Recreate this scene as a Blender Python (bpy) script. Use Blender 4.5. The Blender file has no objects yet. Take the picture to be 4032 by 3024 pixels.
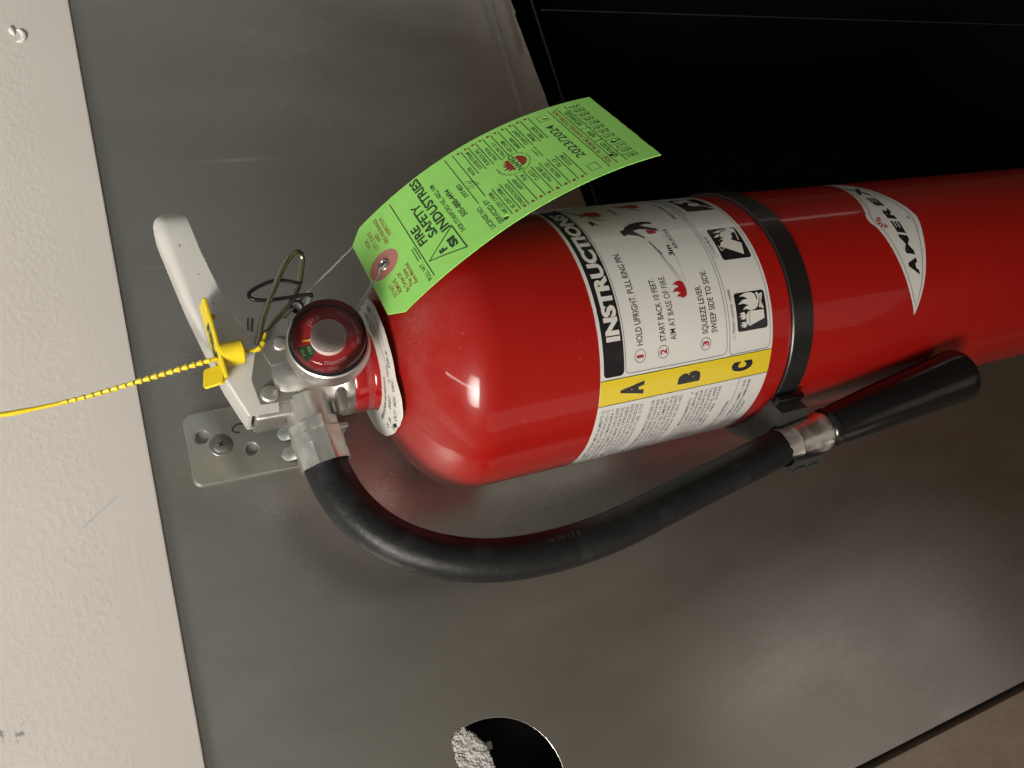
import bpy, bmesh, math, random
from mathutils import Vector, Matrix
from mathutils.geometry import tessellate_polygon
random.seed(7)
SC = bpy.context.scene
COL = SC.collection
R_ = math.radians

# ------------------------------------------------------------------ camera
cd = bpy.data.cameras.new("camera")
cam = bpy.data.objects.new("camera", cd)
COL.objects.link(cam)
cd.sensor_width = 36.0
cd.lens = 26.786
cd.clip_start = 0.01
cd.clip_end = 50
_r, _u, _b = Vector((-.26628, -.34544, -.89987)), Vector((.94322, -.28573, -.16942)), Vector((-.1986, -.89388, .4019))
cm = Matrix(((_r.x, _u.x, _b.x, -.0926), (_r.y, _u.y, _b.y, -.3305), (_r.z, _u.z, _b.z, .1543), (0, 0, 0, 1)))
cam.matrix_world = cm
SC.camera = cam

# ------------------------------------------------------------------ world and lamps
W = bpy.data.worlds.new("World")
SC.world = W
W.use_nodes = True
nt = W.node_tree
bg = nt.nodes['Background']
tc = nt.nodes.new('ShaderNodeTexCoord')
mr = nt.nodes.new('ShaderNodeMapRange')
dp = nt.nodes.new('ShaderNodeVectorMath')
dp.operation = 'DOT_PRODUCT'
dp.inputs[1].default_value = (-.30, 0, .954)
mr.inputs[1].default_value = -1.0
mr.inputs[2].default_value = 1.0
rp = nt.nodes.new('ShaderNodeValToRGB')
cr = rp.color_ramp
cr.elements[0].position, cr.elements[0].color = .125, (.034, .021, .012, 1)
cr.elements[1].position, cr.elements[1].color = .80, (.235, .235, .215, 1)
for pos_, col_ in ((.25, (.050, .041, .032, 1)), (.39, (.150, .146, .131, 1)), (.50, (.200, .201, .184, 1))):
    e_ = cr.elements.new(pos_)
    e_.color = col_
nt.links.new(tc.outputs['Generated'], dp.inputs[0])
nt.links.new(dp.outputs['Value'], mr.inputs[0])
nt.links.new(mr.outputs[0], rp.inputs[0])
d2_ = nt.nodes.new('ShaderNodeVectorMath')     # warm floor below on the left
d2_.operation = 'DOT_PRODUCT'
d2_.inputs[1].default_value = (.6, 0, 1.0)
m2_ = nt.nodes.new('ShaderNodeMapRange')
m2_.inputs[1].default_value = -.55
m2_.inputs[2].default_value = .15
t2_ = nt.nodes.new('ShaderNodeMix')
t2_.data_type = 'RGBA'
t2_.inputs[6].default_value = (.98, .80, .63, 1)
t2_.inputs[7].default_value = (1.0, 1.0, .985, 1)
mu_ = nt.nodes.new('ShaderNodeMix')
mu_.data_type = 'RGBA'
mu_.blend_type = 'MULTIPLY'
mu_.inputs[0].default_value = 1.0
nt.links.new(tc.outputs['Generated'], d2_.inputs[0])
nt.links.new(d2_.outputs['Value'], m2_.inputs[0])
nt.links.new(m2_.outputs[0], t2_.inputs[0])
nt.links.new(rp.outputs[0], mu_.inputs[6])
nt.links.new(t2_.outputs[2], mu_.inputs[7])
nt.links.new(mu_.outputs[2], bg.inputs[0])
bg.inputs[1].default_value = 1.0


def area(name, loc, target, sx_, sy_, power, col, spin=0.0):
    d = bpy.data.lights.new(name, 'AREA')
    d.shape = 'RECTANGLE'
    d.size, d.size_y, d.energy, d.color = sx_, sy_, power, col
    o = bpy.data.objects.new(name, d)
    COL.objects.link(o)
    q = (Vector(target) - Vector(loc)).to_track_quat('-Z', 'Y')
    o.matrix_world = Matrix.Translation(loc) @ q.to_matrix().to_4x4() @ Matrix.Rotation(spin, 4, 'Z')
    return o


# soft main light from the upper left in front of the wall, and a ceiling tube
kl = area("room_light", (-1.45, -1.15, 1.55), (.06, 0, .36), 1.0, 1.0, 5.6, (1.0, .94, .85))
kl.data.spread = R_(32)
area("ceiling_tube", (-.62, -.55, 1.25), (0, 0, .05), .04, .9, 2.2, (1.0, .95, .88))
# upright lamps added beside the view for long reflections on the glossy cylinder
area("right_strip_fill", (.84, -.36, -.45), (0, -.02, -.45), .05, 1.5, .24, (1.0, .93, .84), R_(0))
area("left_strip_fill", (-1.05, -.30, -.35), (0, -.02, -.35), .32, 1.2, .75, (1.0, .93, .84), R_(0))
area("low_fill", (-.60, -.82, -.95), (-.25, .08, -.2), .45, .55, .26, (1.0, .92, .84))  # unseen lamp added to brighten the low sheen on the steel sheet
SC.view_settings.view_transform = 'Standard'
SC.view_settings.look = 'None'
SC.view_settings.exposure = 0.0
SC.view_settings.gamma = 1.0
SC.cycles.sample_clamp_indirect = 1.4
SC.cycles.caustics_reflective = False
SC.cycles.caustics_refractive = False

# ------------------------------------------------------------------ materials


def mat(name, col, rough=.5, metal=0.0, coat=0.0, spec=.5, bump=None, mottle=0.0, mscale=60.0, rvar=0.0, sheen=0.0):
    m = bpy.data.materials.new(name)
    m.use_nodes = True
    n = m.node_tree
    b = n.nodes['Principled BSDF']
    b.inputs['Base Color'].default_value = (*col, 1)
    b.inputs['Roughness'].default_value = rough
    b.inputs['Metallic'].default_value = metal
    b.inputs['Coat Weight'].default_value = coat
    b.inputs['Coat Roughness'].default_value = .06
    b.inputs['Specular IOR Level'].default_value = spec
    t = n.nodes.new('ShaderNodeTexCoord')
    if mottle or rvar:
        no = n.nodes.new('ShaderNodeTexNoise')
        no.inputs['Scale'].default_value = mscale
        no.inputs['Detail'].default_value = 6
        n.links.new(t.outputs['Object'], no.inputs['Vector'])
        if mottle:
            mi = n.nodes.new('ShaderNodeMix')
            mi.data_type = 'RGBA'
            mi.inputs[6].default_value = (*[c * (1 - mottle) for c in col], 1)
            mi.inputs[7].default_value = (*[min(1, c * (1 + mottle)) for c in col], 1)
            n.links.new(no.outputs[0], mi.inputs[0])
            n.links.new(mi.outputs[2], b.inputs['Base Color'])
        if rvar:
            mp = n.nodes.new('ShaderNodeMapRange')
            mp.inputs[1].default_value, mp.inputs[2].default_value = .3, .7
            mp.inputs[3].default_value, mp.inputs[4].default_value = rough - rvar, rough + rvar
            n.links.new(no.outputs[0], mp.inputs[0])
            n.links.new(mp.outputs[0], b.inputs['Roughness'])
    if bump:
        sc, strength, dist = bump
        nb = n.nodes.new('ShaderNodeTexNoise')
        nb.inputs['Scale'].default_value = sc
        nb.inputs['Detail'].default_value = 4
        n.links.new(t.outputs['Object'], nb.inputs['Vector'])
        bu = n.nodes.new('ShaderNodeBump')
        bu.inputs['Strength'].default_value = strength
        bu.inputs['Distance'].default_value = dist
        n.links.new(nb.outputs[0], bu.inputs['Height'])
        n.links.new(bu.outputs[0], b.inputs['Normal'])
    return m


def nodes_of(m):
    return m.node_tree, m.node_tree.nodes['Principled BSDF']


def add(n, kind, **kw):
    x = n.nodes.new(kind)
    for k, v in kw.items():
        setattr(x, k, v)
    return x


def mathn(n, op, a=None, b=None, va=None, vb=None):
    x = n.nodes.new('ShaderNodeMath')
    x.operation = op
    if a is not None:
        n.links.new(a, x.inputs[0])
    elif va is not None:
        x.inputs[0].default_value = va
    if b is not None:
        n.links.new(b, x.inputs[1])
    elif vb is not None:
        x.inputs[1].default_value = vb
    return x.outputs[0]


def ramp(n, src, a, b, lo=0.0, hi=1.0):
    x = n.nodes.new('ShaderNodeMapRange')
    x.inputs[1].default_value, x.inputs[2].default_value = a, b
    x.inputs[3].default_value, x.inputs[4].default_value = lo, hi
    n.links.new(src, x.inputs[0])
    return x.outputs[0]


def noise(n, vec, scale, detail=4, rough=.55, mapscale=None, rot=None):
    if mapscale or rot:
        mp = n.nodes.new('ShaderNodeMapping')
        if mapscale:
            mp.inputs['Scale'].default_value = mapscale
        if rot:
            mp.inputs['Rotation'].default_value = rot
        n.links.new(vec, mp.inputs['Vector'])
        vec = mp.outputs[0]
    x = n.nodes.new('ShaderNodeTexNoise')
    x.inputs['Scale'].default_value = scale
    x.inputs['Detail'].default_value = detail
    x.inputs['Roughness'].default_value = rough
    n.links.new(vec, x.inputs['Vector'])
    return x.outputs[0]


def mixc(n, fac, a, b):
    x = n.nodes.new('ShaderNodeMix')
    x.data_type = 'RGBA'
    n.links.new(fac, x.inputs[0])
    for v, i in ((a, 6), (b, 7)):
        if isinstance(v, tuple):
            x.inputs[i].default_value = (*v, 1)
        else:
            n.links.new(v, x.inputs[i])
    return x.outputs[2]


# galvanised steel sheet
m_steel = mat("galvanised_steel", (.43, .42, .40), .3, 1.0)
n, b = nodes_of(m_steel)
t = add(n, 'ShaderNodeTexCoord').outputs['Object']
cloud = noise(n, t, 9, 5)
fine = noise(n, t, 160, 3)
smear = noise(n, t, 22, 6, .6, (1, 1, .35), (0, R_(25), 0))
base = mixc(n, ramp(n, cloud, .35, .65), (.49, .487, .465), (.585, .585, .565))
base = mixc(n, ramp(n, fine, .3, .75), base, (.52, .515, .49))
# dusty smears and a painted-in sheen low on the left of the sheet
sp = add(n, 'ShaderNodeSeparateXYZ')
n.links.new(t, sp.inputs[0])
dx = mathn(n, 'MULTIPLY', mathn(n, 'ADD', sp.outputs[0], vb=.262), vb=11.0)
dz = mathn(n, 'MULTIPLY', mathn(n, 'ADD', sp.outputs[2], vb=.215), vb=9.0)
d2 = mathn(n, 'ADD', mathn(n, 'MULTIPLY', dx, dx), mathn(n, 'MULTIPLY', dz, dz))
grit = noise(n, t, 190, 8, .75, (1, 1, .4), (0, R_(20), 0))
spot = ramp(n, mathn(n, 'SUBTRACT', mathn(n, 'MULTIPLY', smear, vb=1.6), d2), -.25, .9)
dust = mathn(n, 'MULTIPLY', spot, ramp(n, grit, .35, .68, .25, 1.0))
base = mixc(n, mathn(n, 'MULTIPLY', dust, vb=.13), base, (.66, .64, .61))
sc1 = ramp(n, noise(n, t, 55, 2, .5, (1, 1, .025), (0, R_(63), 0)), .70, .76)
sc2 = ramp(n, noise(n, t, 70, 2, .5, (1, 1, .03), (0, R_(-28), 0)), .71, .77)
scr = mathn(n, 'MULTIPLY', mathn(n, 'MAXIMUM', sc1, sc2), ramp(n, cloud, .36, .56))
base = mixc(n, mathn(n, 'MULTIPLY', scr, vb=.9), base, (.80, .79, .77))
spk = ramp(n, noise(n, t, 330, 2, .5), .74, .79)
base = mixc(n, mathn(n, 'MULTIPLY', spk, vb=.35), base, (.75, .73, .7))
n.links.new(base, b.inputs['Base Color'])
ro = mathn(n, 'ADD', ramp(n, smear, .3, .7, .235, .33), mathn(n, 'ADD', mathn(n, 'MULTIPLY', dust, vb=.16), mathn(n, 'MULTIPLY', scr, vb=.12)))
n.links.new(ro, b.inputs['Roughness'])
n.links.new(mathn(n, 'SUBTRACT', None, mathn(n, 'MULTIPLY', dust, vb=.10), va=.97), b.inputs['Metallic'])
bu = add(n, 'ShaderNodeBump')
bu.inputs['Strength'].default_value = .12
bu.inputs['Distance'].default_value = .0006
hgt = noise(n, t, 11, 1)
n.links.new(hgt, bu.inputs['Height'])
n.links.new(bu.outputs[0], b.inputs['Normal'])

# painted board
m_beam = mat("cream_paint", (.74, .69, .63), .5)
n, b = nodes_of(m_beam)
t = add(n, 'ShaderNodeTexCoord').outputs['Object']
sp = add(n, 'ShaderNodeSeparateXYZ')
n.links.new(t, sp.inputs[0])
strip = ramp(n, mathn(n, 'ADD', sp.outputs[2], mathn(n, 'MULTIPLY', noise(n, t, 30, 3), vb=.012)), .196, .204)
brush = noise(n, t, 330, 3, .6, (.06, 1, 1))
stip = noise(n, t, 420, 3, .5, (.75, 1, 1))
hg = add(n, 'ShaderNodeMix')
n.links.new(strip, hg.inputs[0])
n.links.new(mathn(n, 'MULTIPLY', brush, vb=.75), hg.inputs[2])
n.links.new(ramp(n, stip, .42, .75, .0, .8), hg.inputs[3])
bu = add(n, 'ShaderNodeBump')
bu.inputs['Strength'].default_value = .085
bu.inputs['Distance'].default_value = .0011
n.links.new(hg.outputs[0], bu.inputs['Height'])
n.links.new(bu.outputs[0], b.inputs['Normal'])
pc = mixc(n, noise(n, t, 16, 4), (.60, .570, .545), (.665, .638, .612))
for (px, pz, rx, rz, th, cc) in ((.133, .1805, .010, .0035, .57, (.09, .08, .075)), (-.112, .2415, .010, .010, .60, (.24, .23, .22))):
    ex = mathn(n, 'MULTIPLY', mathn(n, 'ADD', sp.outputs[0], vb=-px), vb=1 / rx)
    ez = mathn(n, 'MULTIPLY', mathn(n, 'ADD', sp.outputs[2], vb=-pz), vb=1 / rz)
    dd = mathn(n, 'ADD', mathn(n, 'MULTIPLY', ex, ex), mathn(n, 'MULTIPLY', ez, ez))
    msk = ramp(n, mathn(n, 'SUBTRACT', noise(n, t, 260, 4, .6, (.55, 1, 1)), mathn(n, 'MULTIPLY', dd, vb=.16)), th - .02, th + .05)
    pc = mixc(n, msk, pc, cc)
# thin grey pencil-like scratch
u_ = mathn(n, 'ADD', mathn(n, 'MULTIPLY', mathn(n, 'ADD', sp.outputs[0], vb=.0265), vb=.82), mathn(n, 'MULTIPLY', mathn(n, 'ADD', sp.outputs[2], vb=-.195), vb=.57))
l_ = mathn(n, 'ADD', mathn(n, 'MULTIPLY', mathn(n, 'ADD', sp.outputs[0], vb=.0265), vb=-.57), mathn(n, 'MULTIPLY', mathn(n, 'ADD', sp.outputs[2], vb=-.195), vb=.82))
ab = mathn(n, 'ABSOLUTE', u_)
al = mathn(n, 'ABSOLUTE', l_)
scr = mathn(n, 'MULTIPLY', ramp(n, ab, .0003, .0007, 1, 0), ramp(n, al, .009, .0115, 1, 0))
pc = mixc(n, mathn(n, 'MULTIPLY', scr, vb=.5), pc, (.40, .42, .43))
n.links.new(pc, b.inputs['Base Color'])

# red enamel with settled dust on surfaces that face up
m_red = mat("red_enamel", (.27, .008, .006), .36, 0, .42, .12)
n, b = nodes_of(m_red)
tt = add(n, 'ShaderNodeTexCoord')
t = tt.outputs['Object']
ge = add(n, 'ShaderNodeNewGeometry')
sn = add(n, 'ShaderNodeSeparateXYZ')
n.links.new(ge.outputs['Normal'], sn.inputs[0])
up = ramp(n, sn.outputs[2], .25, .85)
dn = mathn(n, 'MULTIPLY', ramp(n, noise(n, t, 38, 5), .35, .7), ramp(n, noise(n, t, 700, 3), .35, .7, .5, 1))
dust = mathn(n, 'MULTIPLY', up, mathn(n, 'ADD', mathn(n, 'MULTIPLY', dn, vb=.17), vb=.0))
speck = ramp(n, noise(n, t, 420, 2, .4), .745, .78)
redc = mixc(n, noise(n, t, 30, 3), (.255, .0062, .0046), (.30, .0082, .0060))
cc = mixc(n, dust, redc, (.42, .30, .26))
cc = mixc(n, mathn(n, 'MULTIPLY', speck, vb=.10), cc, (.6, .35, .3))
n.links.new(cc, b.inputs['Base Color'])
n.links.new(mathn(n, 'ADD', mathn(n, 'MULTIPLY', dust, vb=.8), vb=.3), b.inputs['Roughness'])
cw = mathn(n, 'SUBTRACT', None, mathn(n, 'MULTIPLY', dust, vb=1.4), va=.45)
n.links.new(cw, b.inputs['Coat Weight'])
bu = add(n, 'ShaderNodeBump')
bu.inputs['Strength'].default_value = .05
bu.inputs['Distance'].default_value = .0008
n.links.new(noise(n, t, 60, 2), bu.inputs['Height'])
n.links.new(bu.outputs[0], b.inputs['Coat Normal'])

m_neckred = mat("red_lacquer", (.33, .008, .010), .18, 0.25, .8)
m_label = mat("white_vinyl", (.56, .552, .53), .26, 0, .35, mottle=.03, mscale=25, bump=(45, .08, .0008))
m_black = mat("black_ink", (.010, .010, .012), .24, 0, .3)
m_navy = mat("grey_ink", (.045, .045, .075), .3)
m_redink = mat("red_ink", (.30, .012, .016), .3)
m_yellow = mat("yellow_ink", (.62, .47, .022), .26, 0, .35, bump=(45, .08, .0008))
m_whiteink = mat("white_ink", (.55, .535, .50), .28)
m_band = mat("black_band", (.008, .008, .008), .33, 0, .15, bump=(500, .12, .0004))
m_bandedge = mat("worn_band_edge", (.16, .145, .115), .6, mottle=.5, mscale=300)
m_plastic = mat("black_plastic", (.006, .006, .0065), .2, bump=(200, .03, .0004), rvar=.04)
m_clip = mat("moulded_black_nylon", (.03, .029, .028), .42, bump=(900, .25, .0004), mottle=.3, mscale=300)
m_rubber = mat("hose_rubber", (.009, .0095, .010), .42, 0, 0, .3, mottle=.45, mscale=120, rvar=.08)
n, b = nodes_of(m_rubber)
t = add(n, 'ShaderNodeTexCoord').outputs['Object']
bu = add(n, 'ShaderNodeBump')
rc_ = mixc(n, ramp(n, noise(n, t, 55, 6, .65), .52, .8), (.008, .0085, .009), (.030, .031, .032))
n.links.new(rc_, b.inputs['Base Color'])
bu.inputs['Strength'].default_value = .32
bu.inputs['Distance'].default_value = .0006
n.links.new(mathn(n, 'ADD', noise(n, t, 420, 3, .6, None), mathn(n, 'MULTIPLY', noise(n, t, 90, 3), vb=.8)), bu.inputs['Height'])
n.links.new(bu.outputs[0], b.inputs['Normal'])
m_alu = mat("machined_aluminium", (.80, .78, .75), .34, 1.0, mottle=.12, mscale=90, rvar=.09)
n, b = nodes_of(m_alu)
t = add(n, 'ShaderNodeTexCoord').outputs['Object']
bu = add(n, 'ShaderNodeBump')
bu.inputs['Strength'].default_value = .14
bu.inputs['Distance'].default_value = .0004
n.links.new(noise(n, t, 700, 3, .6, (.15, .15, 1)), bu.inputs['Height'])
n.links.new(bu.outputs[0], b.inputs['Normal'])
m_crimp = mat("crimped_aluminium", (.88, .86, .83), .36, 1.0, mottle=.14, mscale=160, rvar=.08, bump=(220, .25, .0008))
m_lever = mat("satin_lever_metal", (.74, .73, .70), .38, .4, mottle=.06, mscale=60, rvar=.07, bump=(300, .06, .0004))
m_cheek = mat("grey_handle_metal", (.30, .295, .275), .5, .85, mottle=.1, mscale=80, rvar=.05)
m_pin = mat("pin_steel", (.50, .45, .38), .24, 1.0, mottle=.25, mscale=90, rvar=.06)
m_zinc = mat("zinc_plate", (.84, .87, .84), .23, 1.0, mottle=.12, mscale=45, rvar=.06, bump=(26, .4, .0016))
m_screw = mat("screw_steel", (.42, .42, .41), .3, 1.0, mottle=.2, mscale=200)
m_dark = mat("dark_void", (.006, .006, .006), .9)
m_recess = mat("recess_near_black", (.004, .0036, .0032), .8, spec=.1, mottle=.4, mscale=20)  # lining set near black so the opening reads dark
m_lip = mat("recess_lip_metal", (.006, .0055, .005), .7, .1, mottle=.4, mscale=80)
m_cord = mat("black_cord", (.010, .010, .012), .3)
m_tie = mat("clear_grey_nylon", (.16, .16, .155), .35)
m_thread = mat("white_thread", (.52, .50, .46), .8, mottle=.3, mscale=900)
m_yplast = mat("yellow_plastic", (.78, .60, .020), .32, 0, .1, mottle=.1, mscale=300, bump=(300, .12, .0006))
n, b = nodes_of(m_yplast)
b.inputs['Subsurface Weight'].default_value = .25
b.inputs['Subsurface Radius'].default_value = (.004, .003, .0005)
b.inputs['Subsurface Scale'].default_value = .5
m_tag = mat("green_card", (.34, .78, .165), .6, mottle=.06, mscale=120, bump=(500, .12, .0004))
m_tagedge = mat("card_edge", (.62, .72, .34), .7)
m_greenink = mat("dark_green_ink", (.020, .050, .022), .6)
m_brownink = mat("brown_ink", (.26, .075, .035), .6)
m_tagred = mat("dark_red_ink", (.27, .030, .018), .6)
m_patch = mat("pink_reinforcement", (.50, .20, .17), .7, mottle=.08, mscale=150)
m_eyelet = mat("eyelet_metal", (.62, .6, .56), .22, 1.0)
m_collar = mat("white_collar_plastic", (.70, .69, .64), .4, mottle=.04, mscale=80)
m_collarink = mat("collar_green_ink", (.02, .10, .06), .5)
m_dial = mat("dial_red", (.30, .010, .016), .4)
m_dialgreen = mat("dial_green", (.012, .06, .022), .4)
m_dialtext = mat("dial_print", (.48, .26, .25), .4)
m_needle = mat("needle_yellow", (.60, .36, .02), .4)
m_hub = mat("coil_metal", (.80, .73, .70), .3, .0)
m_gasket = mat("gasket_rubber", (.008, .008, .010), .5)
m_plaster = mat("torn_plaster", (.50, .49, .47), .9, mottle=.2, mscale=180, bump=(420, .9, .003))
m_tan = mat("tan_concrete", (.31, .24, .18), .6, mottle=.22, mscale=45, bump=(120, .3, .0015), rvar=.1)

m_glass = bpy.data.materials.new("clear_lens")
m_glass.use_nodes = True
n = m_glass.node_tree
n.nodes.remove(n.nodes['Principled BSDF'])
tr = add(n, 'ShaderNodeBsdfTransparent')
tr.inputs[0].default_value = (.93, .90, .90, 1)
gl = add(n, 'ShaderNodeBsdfGlossy')
gl.inputs['Roughness'].default_value = .05
fr = add(n, 'ShaderNodeFresnel')
fr.inputs[0].default_value = 1.42
ms = add(n, 'ShaderNodeMixShader')
n.links.new(fr.outputs[0], ms.inputs[0])
n.links.new(tr.outputs[0], ms.inputs[1])
n.links.new(gl.outputs[0], ms.inputs[2])
n.links.new(ms.outputs[0], n.nodes['Material Output'].inputs[0])

# ------------------------------------------------------------------ object helpers
ORG = {}


def root(name, label, cat, loc, group=None):
    o = bpy.data.objects.new(name, None)
    o.empty_display_size = .02
    COL.objects.link(o)
    o.location = loc
    o['label'], o['category'] = label, cat
    if group:
        o['group'] = group
    ORG[o] = Vector(loc)
    return o


def obj(name, me, m, parent=None, smooth=35, origin=None, label=None):
    """link a mesh given in world coordinates as one object"""
    if isinstance(me, bmesh.types.BMesh):
        bm = me
        me = bpy.data.meshes.new(name)
        bm.to_mesh(bm and me)
        bm.free()
    me.name = name
    o = bpy.data.objects.new(name, me)
    COL.objects.link(o)
    og = ORG[parent] if parent is not None else Vector(origin or (0, 0, 0))
    if og.length:
        me.transform(Matrix.Translation(-og))
    if parent is not None:
        o.parent = parent
    else:
        o.location = og
    ORG[o] = og
    ms_ = m if isinstance(m, (list, tuple)) else [m]
    me.materials.clear()
    for q in ms_:
        me.materials.append(q)
    if smooth:
        me.shade_smooth()
        me.set_sharp_from_angle(angle=R_(smooth))
    if label:
        o['label'] = label
    return o


def frame(axis, up=None):
    z = Vector(axis).normalized()
    up = Vector(up) if up else (Vector((0, 0, 1)) if abs(z.z) < .9 else Vector((1, 0, 0)))
    x = up.cross(z).normalized()
    y = z.cross(x)
    return Matrix((x, y, z)).transposed()


def lathe(bm, profile, origin=(0, 0, 0), axis=(0, 0, 1), seg=64, rfun=None):
    """profile: (radius, height) pairs along the axis"""
    F = frame(axis)
    o = Vector(origin)
    rings = []
    for (r, h) in profile:
        if r < 1e-7:
            rings.append([bm.verts.new(o + F @ Vector((0, 0, h)))])
        else:
            rings.append([bm.verts.new(o + F @ Vector((r * (rfun(a, h) if rfun else 1) * math.cos(a), r * (rfun(a, h) if rfun else 1) * math.sin(a), h)))
                          for a in [2 * math.pi * k / seg for k in range(seg)]])
    for A, B in zip(rings, rings[1:]):
        for k in range(seg):
            k2 = (k + 1) % seg
            if len(A) == 1 and len(B) == 1:
                continue
            if len(A) == 1:
                bm.faces.new((A[0], B[k2], B[k])) if False else bm.faces.new((A[0], B[k], B[k2]))
            elif len(B) == 1:
                bm.faces.new((A[k], A[k2], B[0]))
            else:
                bm.faces.new((A[k], A[k2], B[k2], B[k]))
    return bm


def catmull(pts, per=8):
    P = [Vector(p) for p in pts]
    out = []
    for i in range(len(P) - 1):
        p0 = P[i - 1] if i else P[0] * 2 - P[1]
        p1, p2 = P[i], P[i + 1]
        p3 = P[i + 2] if i + 2 < len(P) else P[-1] * 2 - P[-2]
        for k in range(per):
            t = k / per
            out.append(.5 * ((2 * p1) + (p2 - p0) * t + (2 * p0 - 5 * p1 + 4 * p2 - p3) * t * t + (3 * p1 - p0 - 3 * p2 + p3) * t ** 3))
    out.append(P[-1])
    return out


def tube(bm, path, r, seg=12, caps=True, rf=None):
    P = [Vector(p) for p in path]
    N = len(P)
    T = [(P[min(i + 1, N - 1)] - P[max(i - 1, 0)]).normalized() for i in range(N)]
    F = frame(T[0])
    x = F.col[0].copy()
    rings = []
    for i in range(N):
        x = (x - T[i] * x.dot(T[i])).normalized()
        y = T[i].cross(x)
        rr = rf(i / (N - 1)) if rf else r
        rings.append([bm.verts.new(P[i] + (x * math.cos(a) + y * math.sin(a)) * rr) for a in [2 * math.pi * k / seg for k in range(seg)]])
    for A, B in zip(rings, rings[1:]):
        for k in range(seg):
            k2 = (k + 1) % seg
            bm.faces.new((A[k], A[k2], B[k2], B[k]))
    if caps:
        bm.faces.new(list(reversed(rings[0])))
        bm.faces.new(rings[-1])
    return bm


def box(bm, lo, hi, bev=0.0, seg=2, M=None):
    g = bmesh.ops.create_cube(bm, size=1.0)
    vs = g['verts']
    c = (Vector(lo) + Vector(hi)) / 2
    s = Vector(hi) - Vector(lo)
    for v in vs:
        v.co = Vector((v.co.x * s.x, v.co.y * s.y, v.co.z * s.z)) + c
    if bev:
        es = list({e for v in vs for e in v.link_edges})
        r = bmesh.ops.bevel(bm, geom=es, offset=bev, segments=seg, affect='EDGES', profile=.5)
        vs = list({v for f in r['faces'] for v in f.verts} | {v for v in vs if v.is_valid})
    if M is not None:
        for v in vs:
            v.co = M @ v.co
    return bm


def plate(outline, holes, thick, bevel, M, cyclic=True):
    """flat plate with holes from a filled 2D curve, placed by matrix M"""
    cu = bpy.data.curves.new("plate_tmp", 'CURVE')
    cu.dimensions = '2D'
    cu.fill_mode = 'BOTH'
    cu.extrude = max(thick / 2 - bevel, 0)
    cu.bevel_depth = bevel
    cu.bevel_resolution = 2
    cu.offset = -bevel
    for loop in [outline] + list(holes):
        s = cu.splines.new('POLY')
        s.points.add(len(loop) - 1)
        for p, q in zip(s.points, loop):
            p.co = (q[0], q[1], 0, 1)
        s.use_cyclic_u = True
    o = bpy.data.objects.new("plate_tmp", cu)
    COL.objects.link(o)
    dg = bpy.context.evaluated_depsgraph_get()
    me = bpy.data.meshes.new_from_object(o.evaluated_get(dg))
    bpy.data.objects.remove(o)
    bpy.data.curves.remove(cu)
    me.transform(M)
    return me


def circ(cx, cy, r, k=40, a0=0, a1=2 * math.pi, closed=True):
    m_ = k if closed else k - 1
    return [(cx + r * math.cos(a0 + (a1 - a0) * i / m_), cy + r * math.sin(a0 + (a1 - a0) * i / m_)) for i in range(k)]


def rrect(x0, y0, x1, y1, r, k=6):
    if not isinstance(r, (tuple, list)):
        r = (r, r, r, r)
    out = []
    for (cx, cy, a, q) in ((x1, y1, 0, r[0]), (x0, y1, 90, r[1]), (x0, y0, 180, r[2]), (x1, y0, 270, r[3])):
        sxn = -1 if cx == x1 else 1
        syn = -1 if cy == y1 else 1
        for i in range(k + 1):
            an = R_(a + 90 * i / k)
            out.append((cx + sxn * q + q * math.cos(an), cy + syn * q + q * math.sin(an)))
    return out


# XZ plane facing the room (-Y): local x -> X, local y -> Z, local z -> -Y
def MXZ(y):
    return Matrix(((1, 0, 0, 0), (0, 0, -1, y), (0, 1, 0, 0), (0, 0, 0, 1)))


# ------------------------------------------------------------------ printing
_tcache = {}


def text_mesh(s, bold):
    key = (s, bold)
    if key in _tcache:
        return _tcache[key]
    cu = bpy.data.curves.new("txt", 'FONT')
    cu.body = s
    cu.size = 1
    cu.resolution_u = 3
    cu.fill_mode = 'FRONT'
    cu.offset = bold
    o = bpy.data.objects.new("txt", cu)
    COL.objects.link(o)
    dg = bpy.context.evaluated_depsgraph_get()
    me = bpy.data.meshes.new_from_object(o.evaluated_get(dg))
    bpy.data.objects.remove(o)
    bpy.data.curves.remove(cu)
    vs = [(v.co.x, v.co.y) for v in me.vertices]
    fs = [tuple(p.vertices) for p in me.polygons]
    bpy.data.meshes.remove(me)
    _tcache[key] = (vs, fs)
    return vs, fs


def cap_height(bold):
    vs, _ = text_mesh("H", bold)
    return min(v[1] for v in vs), max(v[1] for v in vs)


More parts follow.
